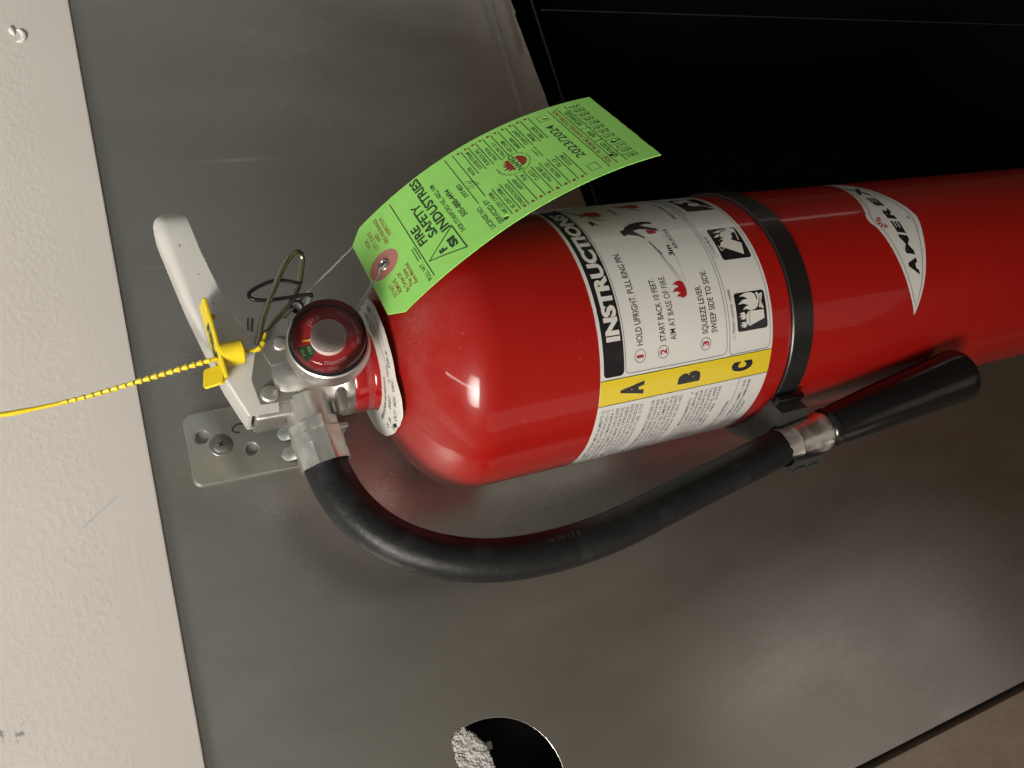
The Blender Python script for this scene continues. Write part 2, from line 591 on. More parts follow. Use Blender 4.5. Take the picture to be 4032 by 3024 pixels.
class Print:
    """collects flat ink shapes in label millimetres and wraps them on a surface"""

    def __init__(self, mapf, step, axis=0):
        self.m, self.step, self.axis, self.l, self.g = mapf, step, axis, {}, ''

    def raw(self, ink, vs, fs, off):
        V, Fs = self.l.setdefault((self.g, ink, off), ([], []))
        k = len(V)
        V += vs
        Fs += [tuple(i + k for i in f) for f in fs]

    def poly(self, ink, pts, off):
        tri = tessellate_polygon([[Vector((p[0], p[1], 0)) for p in pts]])
        fs = []
        for t_ in tri:
            a, b_, c = [pts[i] for i in t_]
            cr = (b_[0] - a[0]) * (c[1] - a[1]) - (b_[1] - a[1]) * (c[0] - a[0])
            fs.append(tuple(t_) if cr > 0 else tuple(reversed(t_)))
        self.raw(ink, list(pts), fs, off)

    def stroke(self, ink, pts, w, off, closed=False):
        n_ = len(pts)
        L, Rr = [], []
        for i in range(n_):
            a = pts[(i - 1) % n_] if (closed or i) else pts[i]
            c = pts[(i + 1) % n_] if (closed or i < n_ - 1) else pts[i]
            dx_, dy_ = c[0] - a[0], c[1] - a[1]
            ln = math.hypot(dx_, dy_) or 1
            nx, ny = -dy_ / ln * w / 2, dx_ / ln * w / 2
            L.append((pts[i][0] + nx, pts[i][1] + ny))
            Rr.append((pts[i][0] - nx, pts[i][1] - ny))
        fs = []
        rng = range(n_ if closed else n_ - 1)
        for i in rng:
            j = (i + 1) % n_
            fs.append((n_ + i, n_ + j, j, i))
        self.raw(ink, L + Rr, fs, off)

    def text(self, ink, s, x0, x1, y0, cap, off, bold=.0, shear=0.0, rot=0.0, wrap=None):
        vs, fs = text_mesh(s, bold)
        if not vs:
            return
        lo, hi = cap_height(bold)
        mnx, mxx = min(v[0] for v in vs), max(v[0] for v in vs)
        k = cap / (hi - lo)
        kx = (x1 - x0) / (mxx - mnx)
        out = []
        for v in vs:
            px, py = (v[0] - mnx) * kx, (v[1] - lo) * k
            px += py * shear
            if wrap:
                out.append(wrap(px, py))
            else:
                out.append((x0 + px * math.cos(rot) - py * math.sin(rot), y0 + px * math.sin(rot) + py * math.cos(rot)))
        self.raw(ink, out, fs, off)

    def build(self, parent, names, mats):
        byink = {}
        for (grp, ink, off), (V, Fs) in self.l.items():
            bm = bmesh.new()
            bv = [bm.verts.new((v[0], v[1], 0)) for v in V]
            for f in Fs:
                try:
                    bm.faces.new([bv[i] for i in f])
                except ValueError:
                    pass
            if self.step:
                lo = min(v[self.axis] for v in V)
                hi = max(v[self.axis] for v in V)
                k = math.ceil(lo / self.step)
                no_ = (1, 0, 0) if self.axis == 0 else (0, 1, 0)
                while k * self.step < hi:
                    co = [0, 0, 0]
                    co[self.axis] = k * self.step
                    bmesh.ops.bisect_plane(bm, geom=bm.verts[:] + bm.edges[:] + bm.faces[:], plane_co=co, plane_no=no_, dist=1e-5)
                    k += 1
            bm.normal_update()
            for f in bm.faces:
                if f.normal.z < 0:
                    f.normal_flip()
            for v in bm.verts:
                v.co = self.m(v.co.x, v.co.y, off)
            me = bpy.data.meshes.new("p")
            bm.to_mesh(me)
            bm.free()
            byink.setdefault((grp, ink), []).append(me)
        for (grp, ink), mes in byink.items():
            bm = bmesh.new()
            for me in mes:
                bm.from_mesh(me)
                bpy.data.meshes.remove(me)
            obj(grp or names[ink], bm, mats[ink], parent, smooth=0)


RB = .0635                                   # cylinder radius


def on_cyl(x, y, off):
    """label millimetres (x round the body from its front, y up) to the cylinder"""
    a = x / 1000 / RB
    r = RB + off / 1000
    return Vector((r * math.sin(a), -r * math.cos(a), y / 1000))


def dg(d):                                   # degrees round the body -> label mm
    return R_(d) * RB * 1000


# ================================================================== SETTING: board, sheet, recess
YW = .080
bm = bmesh.new()
box(bm, (-.75, YW - .005, .1699), (.85, YW + .06, .62), .0012, 2)
for v in bm.verts:                            # a hand-cut lower edge is never dead straight
    if v.co.z < .18:
        v.co.z += .0
bo = obj("painted_beam", bm, m_beam)
bo['label'], bo['category'] = "cream painted board with brush strokes running along its edge above the steel sheet", "beam"
b_ = bmesh.new()
for (x0, z0, pts) in ((.237, .1965, [(-.004, .002), (-.003, -.001), (.0, -.0022), (.003, -.001), (.0035, .001)]), (.2405, .1985, [(-.0035, .0), (.0, .0012), (.003, .0005)])):
    tube(b_, catmull([(x0 + p[0], YW - .0049, z0 + p[1]) for p in pts], 5), .0012, 8, True, lambda t: .0004 + .0012 * math.sin(math.pi * t))
obj("paint_blob", b_, m_beam, bo)

wp = root("steel_wall_sheet", "grey galvanised steel sheet behind the red extinguisher, with a round knockout hole", "wall panel", (0, YW, 0))
outl = [(-.2755, .30), (-.2795, -.9), (.096, -.9), (.100, -.126)]
edge = [(.100 + (.262 - .100) * i / 22, -.1255 + (.010 * i / 22) + random.uniform(-.0002, .0002)) for i in range(23)]
outl += edge
outl += [(.2700, -.1150), (.2715, -.1168), (.2745, -.1160), (.340, -.112), (.42, -.108), (.42, -.9), (.85, -.9), (.85, .30)]
HC, HR = (-.2145, .0417), .0399
hole = [(p[0], min(p[1], .0564 + random.uniform(-.0005, .0006))) for p in circ(HC[0], HC[1], HR, 150)]
me = plate(outl, [hole], .0012, .0003, MXZ(YW + .0006))
bm = bmesh.new()
bm.from_mesh(me)


def roll(x, z):  # bend added to darken the sheet's reflections above the recess
    """the sheet rolls back a little towards its cut lower edge above the recess"""
    if z < -.16 or z > -.035 or x > .33:
        return 0.0
    t_ = min(1.0, max(0.0, (x - .03) / .07))
    return .006 * t_ * t_ * (3 - 2 * t_) * ((-.035 - max(z, -.128)) / .08) ** 2


for i in range(26):
    bmesh.ops.bisect_plane(bm, geom=bm.verts[:] + bm.edges[:] + bm.faces[:], plane_co=(0, 0, -.035 - i * .004), plane_no=(0, 0, 1), dist=1e-6)
for i in range(18):
    bmesh.ops.bisect_plane(bm, geom=bm.verts[:] + bm.edges[:] + bm.faces[:], plane_co=(.03 + i * .005, 0, 0), plane_no=(1, 0, 0), dist=1e-6)
for v in bm.verts:
    v.co.y += roll(v.co.x, v.co.z)
obj("steel_sheet", bm, m_steel, wp, 30)
# folded return behind the cut edge
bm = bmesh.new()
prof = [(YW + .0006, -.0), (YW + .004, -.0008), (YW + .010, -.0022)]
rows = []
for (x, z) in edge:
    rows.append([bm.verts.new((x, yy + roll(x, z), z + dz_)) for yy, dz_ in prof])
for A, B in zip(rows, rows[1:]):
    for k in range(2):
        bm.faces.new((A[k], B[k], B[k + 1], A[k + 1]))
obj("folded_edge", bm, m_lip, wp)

# recess behind the sheet
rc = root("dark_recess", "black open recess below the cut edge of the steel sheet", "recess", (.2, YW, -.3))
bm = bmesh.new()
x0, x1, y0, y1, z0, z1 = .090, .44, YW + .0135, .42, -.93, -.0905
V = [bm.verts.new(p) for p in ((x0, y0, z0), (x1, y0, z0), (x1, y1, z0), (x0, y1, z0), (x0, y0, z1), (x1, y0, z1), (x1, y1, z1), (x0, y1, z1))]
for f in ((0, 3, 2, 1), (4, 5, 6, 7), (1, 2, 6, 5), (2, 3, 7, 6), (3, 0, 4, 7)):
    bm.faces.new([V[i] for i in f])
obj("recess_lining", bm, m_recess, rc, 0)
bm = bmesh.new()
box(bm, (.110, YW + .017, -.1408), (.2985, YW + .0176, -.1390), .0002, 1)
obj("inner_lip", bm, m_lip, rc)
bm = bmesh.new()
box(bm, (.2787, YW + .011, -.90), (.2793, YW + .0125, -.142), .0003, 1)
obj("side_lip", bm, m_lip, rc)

# behind the knockout hole
hb = root("hole_backing", "torn grey plaster edge and dark gap seen through the round knockout hole", "plaster", (HC[0], YW + .02, HC[1]))
bm = bmesh.new()
V = [bm.verts.new(p) for p in ((-.27, YW + .055, -.02), (-.15, YW + .055, -.02), (-.15, YW + .055, .095), (-.27, YW + .055, .095))]
bm.faces.new((V[0], V[1], V[2], V[3]))
obj("dark_gap", bm, m_dark, hb, 0)
# ragged lump that has squeezed over the rim of the hole
bm = bmesh.new()
lump = [(-.1745, .0492), (-.1752, .0530), (-.1778, .0563), (-.1815, .0570), (-.1850, .0566), (-.1880, .0572), (-.1915, .0560), (-.196, .0555), (-.2005, .0560), (-.2050, .0540), (-.2050, .048), (-.1990, .0372), (-.1930, .0385), (-.1890, .0382), (-.1840, .0412), (-.1795, .0440), (-.1770, .0472)]
cen = Vector((-.1895, 0, .0485))
N_ = len(lump) * 5
rim = []
for i, p in enumerate(lump):
    q = lump[(i + 1) % len(lump)]
    for k in range(5):
        t_ = k / 5
        rim.append(Vector((p[0] + (q[0] - p[0]) * t_ + random.uniform(-.00035, .00035), 0, p[1] + (q[1] - p[1]) * t_ + random.uniform(-.00035, .00035))))
rings = []
for s, dep in ((1.02, .0100), (1.0, .0012), (.985, -.0001), (.90, -.0004), (.7, -.0006), (.4, -.0004)):
    rings.append([bm.verts.new((cen + (p - cen) * s) + Vector((0, YW + dep + random.uniform(-.0003, .0003), 0))) for p in rim])
for A, B in zip(rings, rings[1:]):
    for k in range(N_):
        bm.faces.new((A[k], A[(k + 1) % N_], B[(k + 1) % N_], B[k]))
bm.faces.new(rings[-1])
obj("plaster_lump", bm, m_plaster, hb, 60)
bm = bmesh.new()
box(bm, (-.1908, YW + .004, .0352), (-.1868, YW + .0055, .0385), .0004, 1)
obj("white_sliver", bm, m_whiteink, hb)

# neighbouring tan wall at the far left
bm = bmesh.new()
box(bm, (-1.2, YW - .0005, -.95), (-.2800, YW + .06, .168), .0012, 2)
for v in bm.verts:
    if v.co.x > -.3:
        v.co.x += -.0035 * (-(v.co.z) - .19) * 2.0 if v.co.z < -.19 else 0
tw = obj("tan_concrete_wall", bm, m_tan, origin=(-.3, YW, -.3))
tw['label'], tw['category'] = "tan concrete wall beyond the dark joint at the left edge of the steel sheet", "wall"
bm = bmesh.new()
box(bm, (-.32, YW + .012, -.95), (-.25, YW + .02, .168))
jt = obj("joint_gap", bm, m_dark, tw, 0)

# ================================================================== WALL BRACKET
br = root("wall_hanger", "zinc plated hanger plate screwed to the steel sheet behind the valve", "bracket", (-.005, YW, .127))
Mb = MXZ(YW - .0016)
out = rrect(-.0243, .0985, .0140, .1533, (.0060, .0060, .002, .002))
me = plate(out, [circ(.0006, .1452, .0030, 24), circ(-.0103, .1229, .0029, 24)], .0024, .0010, Mb)
pl = obj("plate", me, m_zinc, br, 30)
bm = bmesh.new()
lathe(bm, [(.0058, -.0002), (.0058, .0004), (.0054, .0008), (.0042, .0010), (.0040, .0013), (.0034, .0021), (.0016, .0025), (0, .0025)], (-.0053, YW - .0028, .1369), (0, -1, 0), 36)
sc_ = obj("screw", bm, m_screw, br, 25)
bm = bmesh.new()
for an in (35, 125):
    Mx = Matrix.Translation((-.0053, YW - .0053, .1369)) @ Matrix.Rotation(R_(an), 4, 'Y')
    box(bm, (-.0017, -.0002, -.00035), (.0017, .0002, .00035), 0, 1, Mx)
obj("cross_slot", bm, m_dark, sc_, 0)
for (cx, cz) in ((.0006, .1452), (-.0103, .1229)):
    bm = bmesh.new()
    bmesh.ops.create_circle(bm, cap_ends=True, radius=.0036, segments=20, matrix=Matrix.Translation((cx, YW - .0003, cz)) @ Matrix.Rotation(R_(90), 4, 'X'))
    obj("hole_floor", bm, m_cheek, pl, 0)
# two scalloped tabs that curl forward into the hook
for cx in (-.0058, -.0170):
    bm = bmesh.new()
    rows = []
    for i in range(9):
        t_ = i / 8
        zc = .1092 - .010 * t_
        half = .0037 * math.sqrt(max(0, 1 - (1 - min(1, t_ * 2.2)) ** 2)) + .0002
        row = []
        for j in range(9):
            s = -1 + 2 * j / 8
            bulge = .0032 * (1 - s * s) * math.sin(math.pi * min(1, t_ * 1.2) / 1.6)
            row.append(bm.verts.new((cx + s * half, YW - .0028 - bulge - .010 * t_ * t_, zc)))
        rows.append(row)
    for A, B in zip(rows, rows[1:]):
        for j in range(8):
            bm.faces.new((A[j], B[j], B[j + 1], A[j + 1]))
    obj("hook_tab", bm, m_zinc, br, 60)
# hook arms reaching to the neck
for sgn in (-1, 1):
    bm = bmesh.new()
    box(bm, (sgn * .0205 - .0012, .012, .0845), (sgn * .0205 + .0012, YW - .0024, .0985), .0004, 1)
    obj("hook_arm", bm, m_zinc, br)
bm = bmesh.new()
tube(bm, catmull([(.0036, YW - .0024, .1243), (.0039, YW - .0024, .1272), (.0024, YW - .0024, .1297), (.0008, YW - .0024, .1301), (-.0002, YW - .0024, .1285), (-.0004, YW - .0024, .1270)], 6), .0006, 8)
obj("marker_stroke", bm, m_black, br)

# ================================================================== FIRE EXTINGUISHER
fe = root("fire_extinguisher", "red dry chemical fire extinguisher with instruction label, black hose and silver valve", "fire extinguisher", (0, 0, -.455))
# body
bm = bmesh.new()
prof = [(.0, -.462), (.034, -.462), (.0475, -.4560), (.0545, -.4455), (.0585, -.434), (.0615, -.4220), (.0630, -.411), (.0635, -.400), (.0635, -.30), (.0635, -.15), (.0635, 0), (.0635, .033)]
for i in range(1, 25):
    a = R_(90 * i / 24)
    r = .0635 * math.cos(a)
    z = .033 + .0385 * math.sin(a)
    if r < .0205:
        break
    prof.append((r, z))
prof += [(.0203, .0702), (.0188, .0712)]
lathe(bm, prof, seg=192)
obj("cylinder_body", bm, m_red, fe, 40)
bm = bmesh.new()
lathe(bm, [(.0186, .066), (.0187, .0738), (.0183, .0744), (.0182, .0748), (.0183, .0752), (.0187, .0758), (.0187, .0828), (.0183, .0834), (.0165, .0836)], seg=72)
obj("neck_ring", bm, m_neckred, fe, 40)

# valve block
bm = bmesh.new()
lathe(bm, [(.0168, .0832), (.0184, .0836), (.0186, .0842), (.0186, .0876), (.0183, .0882), (.0172, .0892), (.0166, .0905), (.0163, .094), (.0160, .104), (.0158, .112), (.0150, .116), (.0, .1165)], seg=72)
vb = obj("valve_body", bm, m_alu, fe, 28)
bm = bmesh.new()
box(bm, (-.0172, -.0120, .1015), (.0155, .0116, .1258), .0012, 3)
obj("yoke_block", bm, m_alu, vb, 35)
bm = bmesh.new()                              # wrench notch
box(bm, (-.0200, -.0158, .0885), (-.0110, -.0060, .0922), .0006, 2, None)
obj("wrench_flat", bm, m_cheek, vb, 35)
bm = bmesh.new()
lathe(bm, [(.0, -.004), (.0098, -.004), (.0098, .0072), (.0090, .0080), (.0, .0080)], (-.0135, -.0062, .1035), (-1, -.02, -.06), 48)
obj("outlet_boss", bm, m_alu, vb, 30)
# cheek plate
ck = [(-.0117, .1232), (-.0117, .1130), (-.0110, .1072), (.020, .1066), (.020, .1180), (.0, .1245)]
me = plate(ck, [], .0014, .0003, MXZ(-.0130))
obj("cheek_plate", me, m_cheek, fe, 30)
hp = [(.0040, .1160), (.0048, .1060), (.024, .1048), (.0240, .1078), (.0206, .1121), (.0188, .1154), (.0170, .1180), (.0100, .1180)]
me = plate(hp, [], .0014, .0003, MXZ(-.0146))
ch = obj("carry_handle", me, m_cheek, fe, 30)
for (cx, cz, rr, par) in ((.0128, .1108, .0030, ch), (-.0078, .1190, .0036, None)):
    bm = bmesh.new()
    y_ = -.0152 if par else -.0152
    lathe(bm, [(rr, -.0008), (rr, .0003), (rr * .95, .0007), (rr * .80, .0011), (rr * .70, .0012), (0, .0013)], (cx, y_, cz), (0, -1, 0), 36)
    obj("rivet", bm, m_alu, par or fe, 50)


# operating lever: pressed channel with a rounded end
def interp(tab, x):
    if x <= tab[0][0]:
        return tab[0][1]
    for (a, va), (b2, vb2) in zip(tab, tab[1:]):
        if x <= b2:
            return va + (vb2 - va) * (x - a) / (b2 - a)
    return tab[-1][1]


top_t = [(-.0181, .1270), (-.0142, .1287), (.0024, .1348), (.016, .1382), (.0395, .1440), (.0534, .1466), (.0714, .1500), (.0762, .1502), (.0790, .1494), (.0812, .1476), (.0826, .1450), (.0832, .1436)]
bot_t = [(-.0181, .1165), (-.0100, .1157), (.0096, .1150), (.0180, .1154), (.0195, .1175), (.0215, .1215), (.0300, .1262), (.0436, .1300), (.0600, .1338), (.0740, .1360), (.0770, .1364), (.0795, .1374), (.0815, .1392), (.0828, .1416), (.0832, .1430)]
hw_t = [(-.0181, .0122), (.020, .0118), (.040, .0112), (.060, .0108), (.0700, .0104), (.0745, .0095), (.0780, .0078), (.0805, .0056), (.0822, .0038), (.0832, .0015)]
rc_t = [(-.0181, .0010), (.008, .0014), (.020, .0020), (.040, .0036), (.060, .0050), (.0745, .0060), (.0830, .0012)]
bm = bmesh.new()
xs = sorted(set([-.0150 + .00414 * i for i in range(24)] + [.0185, .0195, .0205, .0215, .0725, .0745, .0763, .0780, .0793, .0805, .0814, .0822, .0827, .0832]))
xs = [x for x in xs if x <= .0832]
rings = []
for x in xs:
    tz, bz, hw, rc = interp(top_t, x), interp(bot_t, x), interp(hw_t, x), interp(rc_t, x)
    rc = min(rc, hw * .95, (tz - bz) * .9)
    outer, inner = [], []
    th = .0014
    for lst, o_, rr in ((outer, 0, rc), (inner, th, max(rc - th, .0002))):
        h2, t2 = max(hw - o_, .0003), tz - o_
        pts = [(-h2, bz)]
        for i in range(7):
            a = R_(180 - 90 * i / 6)
            pts.append((-h2 + rr + rr * math.cos(a), t2 - rr + rr * math.sin(a)))
        for i in range(7):
            a = R_(90 - 90 * i / 6)
            pts.append((h2 - rr + rr * math.cos(a), t2 - rr + rr * math.sin(a)))
        pts.append((h2, bz))
        lst += pts
    loop = outer + inner[::-1]
    rings.append([bm.verts.new((x, p[0] - .0012, p[1])) for p in loop])
for A, B in zip(rings, rings[1:]):
    k_ = len(A)
    for i in range(k_):
        bm.faces.new((A[i], A[(i + 1) % k_], B[(i + 1) % k_], B[i]))
for e_ in (rings[0], rings[-1]):
    h_ = len(e_) // 2
    for i in range(h_ - 1):
        bm.faces.new((e_[i], e_[i + 1], e_[-2 - i], e_[-1 - i]))
bmesh.ops.recalc_face_normals(bm, faces=bm.faces)
lv = obj("operating_lever", bm, m_lever, fe, 40)
bm = bmesh.new()                              # scuffs on the lever edge
for (x, z, l) in ((.0640, .1415, .0020), (.0500, .1365, .0018), (.036, .1330, .0014)):
    l *= .6
    tube(bm, [(x, -.0012 - interp(hw_t, x) - .0000, z), (x - l, -.0012 - interp(hw_t, x - l) - .0000, z - l * .25)], .00016, 6)
obj("scuff_mark", bm, m_cord, lv, 0)

# crimped hose coupling
FA, FB = Vector((-.0205, -.0064, .1036)), Vector((-.0405, -.0074, .1014))
ax = (FB - FA).normalized()
bm = bmesh.new()
rng = random.Random(3)


def hexr(a, h):
    k = math.pi / 4
    q = ((a + .33) % k) - k / 2
    return 1 / (math.cos(q) * 1.03)


Lf = (FB - FA).length
prof = [(.0, 0), (.0070, 0), (.0098, .0004), (.0106, .0012), (.0104, .0050), (.0107, .0058), (.0105, .0096), (.0107, .0104), (.0104, .0150), (.0106, .0170), (.0107, Lf), (.0098, Lf), (.0096, Lf - .002)]
lathe(bm, prof, FA, ax, 48, hexr)
for v in bm.verts:
    v.co += Vector((rng.uniform(-1, 1), rng.uniform(-1, 1), rng.uniform(-1, 1))) * .00012
hose_c = [(-.0385, -.007, .1018), (-.0405, -.007, .1017), (-.0498, -.008, .1002), (-.0591, -.0093, .0970), (-.0688, -.0107, .0913), (-.0769, -.012, .0842), (-.0838, -.0133, .0758),
          (-.0903, -.0147, .0639), (-.0954, -.016, .0512), (-.0986, -.0173, .0375), (-.1008, -.0187, .0173), (-.1000, -.020, -.0069), (-.0977, -.0213, -.0252),
          (-.0932, -.0227, -.0462), (-.0873, -.024, -.0890), (-.0826, -.0242, -.1145), (-.0822, -.0243, -.1175)]
def relax(P, it):
    for _ in range(it):
        P = [P[0], P[1]] + [(P[i - 1] + P[i] * 2 + P[i + 1]) / 4 for i in range(2, len(P) - 2)] + [P[-2], P[-1]]
    return P


bm2 = bmesh.new()
hose_path = relax(catmull(hose_c, 8), 60)
tube(bm2, hose_path, .0093, 40)
ho = obj("discharge_hose", bm2, m_rubber, fe, 50)
obj("hose_coupling", bm, m_crimp, ho, 22)
# raised moulding marks on the hose (10 17 8)


def on_hose(x, y, off):
    """x mm along hose from a start point, y mm round it towards the body side"""
    s = x / 1000 + .112
    acc = 0
    for A, B in zip(hose_path, hose_path[1:]):
        l = (B - A).length
        if acc + l >= s:
            p = A + (B - A) * ((s - acc) / l)
            tdir = (B - A).normalized()
            break
        acc += l
    toward = Vector((.30, -1.0, .10))
    toward = (toward - tdir * toward.dot(tdir)).normalized()
    side = tdir.cross(toward)
    r = .0093 + off / 1000
    a = y / 1000 / .0093
    return p + toward * r * math.cos(a) - side * r * math.sin(a)


P = Print(on_hose, 0)
P.text('g', "10 10 17 8", 0, 16, 1.2, 2.0, .06, .01)
P.build(ho, {'g': "moulded_date_mark"}, {'g': mat("worn_rubber_mark", (.05, .05, .052), .5)})

# nozzle with metal ferrule
NA, NB = Vector((-.0817, -.0250, -.1215)), Vector((-.0795, -.0272, -.1440))
bm = bmesh.new()
lathe(bm, [(.0092, -.006), (.0095, 0), (.0099, .0020), (.0095, .0034), (.0099, .0062), (.0096, .0086), (.0100, .0120), (.0096, .0145), (.0100, .0185), (.0103, .0205), (.0098, .0222), (.0080, .0226)], NA, NB - NA, 40,
      lambda a, h: 1 + .012 * math.cos(8 * a))
nf = obj("nozzle_ferrule", bm, m_crimp, fe, 25)
N0, N1 = Vector((-.0796, -.0271, -.1445)), Vector((-.0697, -.0390, -.2385))
Ln = (N1 - N0).length
bm = bmesh.new()
lathe(bm, [(.0, -.0005), (.0090, -.0005), (.0100, .0003), (.0107, .0016), (.0109, .0032), (.0102, .0042), (.0103, .0052), (.0110, .010), (.0125, .035), (.0136, .065), (.0146, Ln - .006), (.0148, Ln - .0006), (.0146, Ln), (.0140, Ln), (.0126, Ln - .010), (.0075, .02), (0, .02)], N0, N1 - N0, 64)
obj("discharge_nozzle", bm, m_plastic, fe, 35)

# hose retaining band round the body
bm = bmesh.new()
seg = 160
zt, zb = -.1192, -.1328
rows = []
for k in range(seg):
    a = 2 * math.pi * k / seg
    row = []
    for r, z in ((RB - .0004, zt), (RB + .0012, zt), (RB + .0017, zt - .0005), (RB + .0017, zb + .0005), (RB + .0012, zb), (RB - .0004, zb)):
        row.append(bm.verts.new((r * math.sin(a), -r * math.cos(a), z)))
    rows.append(row)
for k in range(seg):
    A, B = rows[k], rows[(k + 1) % seg]
    for j in range(5):
        f = bm.faces.new((A[j], A[j + 1], B[j + 1], B[j]))
        f.material_index = 1 if j < 1 else 0
bmesh.ops.recalc_face_normals(bm, faces=bm.faces)
bd = obj("hose_band", bm, [m_band, m_bandedge], fe, 40)
# moulded clip on the band: saddle, jaws and strap loop
HCc = Vector((-.0822, -.0245))                  # hose axis at the clip (x, y)


def pol(r, deg):
    a = R_(deg)
    return (r * math.sin(a), -r * math.cos(a))


sad = [pol(RB + .0016, d) for d in range(-101, -62, 3)]
sad = sad[::-1]
jaw_o = []
a_out = math.atan2(HCc.y, HCc.x)


def ring(r, d):                                # angle measured from the direction out of the body
    return (HCc.x + r * math.cos(a_out + R_(d)), HCc.y + r * math.sin(a_out + R_(d)))


# C shape: opens towards the room, its back is behind the hose
front_in = [ring(.0105, d) for d in range(118, 322, 8)]
front_out = [ring(.0127, d) for d in range(322, 258, -8)]
sect = sad + front_out[:0]
body_sec = [pol(RB + .0014, -64), pol(RB + .0014, -70), pol(RB + .0014, -76), pol(RB + .0014, -82), pol(RB + .0014, -88), pol(RB + .0014, -94), pol(RB + .0014, -101),
            (-.0668, .0095), (-.0705, .0030), (-.0735, -.0035), (-.0775, -.0085), (-.0840, -.0110), (-.0900, -.0130), (-.0945, -.0185), (-.0955, -.0245), (-.0938, -.0300), (-.0915, -.0325), (-.0897, -.0305)]
body_sec += [(HCc.x + .0105 * math.cos(R_(t_)), HCc.y + .0105 * math.sin(R_(t_))) for t_ in range(218, 20, -12)]
body_sec += [(HCc.x + .0105 * math.cos(R_(t_)), HCc.y + .0105 * math.sin(R_(t_))) for t_ in (14, 2, -10, -22)]
body_sec += [(-.0700, -.0318), (-.0668, -.0330), (-.0612, -.0292)]
bm = bmesh.new()
zt2, zb2 = -.1172, -.1345
T_, B_ = [bm.verts.new((p[0], p[1], zt2)) for p in body_sec], [bm.verts.new((p[0], p[1], zb2)) for p in body_sec]
k_ = len(body_sec)
for i in range(k_):
    bm.faces.new((T_[i], T_[(i + 1) % k_], B_[(i + 1) % k_], B_[i]))
for loop, fl in ((T_, 0), (B_, 1)):
    tri = tessellate_polygon([[Vector((p[0], p[1], 0)) for p in body_sec]])
    for t_ in tri:
        try:
            bm.faces.new([loop[i] for i in (t_ if fl else t_[::-1])])
        except ValueError:
            pass
bmesh.ops.recalc_face_normals(bm, faces=bm.faces)
hc = obj("hose_clip", bm, m_clip, fe, 40)
bm = bmesh.new()                              # grip ribs on the outer jaw
for z in (-.1195, -.1222, -.1285, -.1312):
    tube(bm, [(-.0953, -.0190, z), (-.0960, -.0245, z), (-.0946, -.0298, z)], .0006, 6)
obj("grip_rib", bm, m_clip, hc, 60)
bm = bmesh.new()                              # buckle through which the band passes
box(bm, (-.0050, -.0030, -.0086), (.0060, .0012, .0086), .0008, 2, Matrix.Translation((*pol(RB + .0030, -65.5), -.126)) @ Matrix.Rotation(R_(-65.5), 4, 'Z'))
obj("band_buckle", bm, m_plastic, hc, 40)

# ---------------------------------------------------------------- gauge
GA = Vector((.06, -1, .10)).normalized()
GC = Vector((.0031, -.0405, .0955))           # centre of the bezel front
bm = bmesh.new()
lathe(bm, [(.0, -.026), (.0075, -.026), (.0085, -.014), (.0150, -.0110), (.0166, -.0085), (.0169, -.0060), (.0166, -.0028), (.0160, -.0004), (.0154, .0002), (.0150, -.0002), (.0149, -.004)], GC, GA, 72)
ga = obj("pressure_gauge", bm, m_alu, fe, 28)
bm = bmesh.new()
lathe(bm, [(.0149, -.0030), (.0149, -.0002), (.0146, .0008), (.0140, .0009)], GC, GA, 64)
obj("gasket", bm, m_gasket, ga, 40)
FG = frame(GA, (0, 0, 1))                      # cols: right, up, out


def on_gauge(x, y, off):
    return GC + FG @ Vector((x / 1000, y / 1000, .0010 + off / 1000))


bm = bmesh.new()
lathe(bm, [(.0, .0010), (.0141, .0010), (.0141, .0002)], GC, GA, 64)
dl = obj("dial", bm, m_dial, ga, 30)
P = Print(on_gauge, 0)
P.poly('green', [(4.6 * math.cos(R_(a)), 4.6 * math.sin(R_(a))) for a in range(96, 129, 4)] + [(12.6 * math.cos(R_(a)), 12.6 * math.sin(R_(a))) for a in range(128, 95, -4)], .06)
P.poly('needle', [(-.3, 4.0), (1.6, 4.6), (1.0, 9.6), (.55, 10.2)], .9)


def arctext(P, ink, s, r, a_mid, cap, width, off, inward=False, bold=.02):
    def wr(px, py):
        q = (px - width / 2) / r
        if inward:
            a = R_(a_mid) + q
            rr = r - py
        else:
            a = R_(a_mid) - q
            rr = r + py
        return (rr * math.cos(a), rr * math.sin(a))
    P.text(ink, s, 0, width, 0, cap, off, bold, wrap=wr)


arctext(P, 'txt', "DRY CHEMICAL ONLY", 12.6, 292, 1.5, 19, .06, True)
arctext(P, 'txt', "RECHARGE", 9.4, 184, 1.4, 8.6, .06)
arctext(P, 'txt', "PSIG", 11.8, 176, 1.2, 3.6, .06)
arctext(P, 'txt', "27.5", 9.3, 22, 1.5, 4.2, .06)
P.stroke('txt', [(5.6, 4.4), (8.2, 6.6)], .45, .06)
P.stroke('txt', [(-2.2, -7.6), (3.6, -8.0), (1.2, -11.0)], .3, .06, True)
P.text('txt', "UL", -.4, 1.8, -9.4, 1.3, .06, .02)
P.stroke('txt', [(-4.9, -8.1), (-3.3, -8.9), (-4.9, -9.8)], .3, .06, True)
P.text('lime', "195", -4.6, -1.4, 7.2, 1.1, .10, .02, rot=R_(8))
P.text('lime', "PSI", -4.9, -2.2, 10.0, .9, .10, .02, rot=R_(12))
P.build(dl, {'green': "green_sector", 'needle': "needle", 'txt': "dial_lettering", 'lime': "sector_lettering"},
        {'green': m_dialgreen, 'needle': m_needle, 'txt': m_dialtext, 'lime': mat("sector_print", (.20, .30, .14), .4)})
bm = bmesh.new()
hpf = [(.0, .0052)]
for i in range(1, 23):
    r = .0070 * i / 22
    hpf.append((r, .0052 - .0000 - (.0005 if i % 2 else 0) - .0004 * (i / 22) ** 2))
hpf += [(.0070, .0012)]
lathe(bm, hpf[::-1], GC, GA, 56)
obj("bourdon_coil", bm, m_hub, ga, 12)
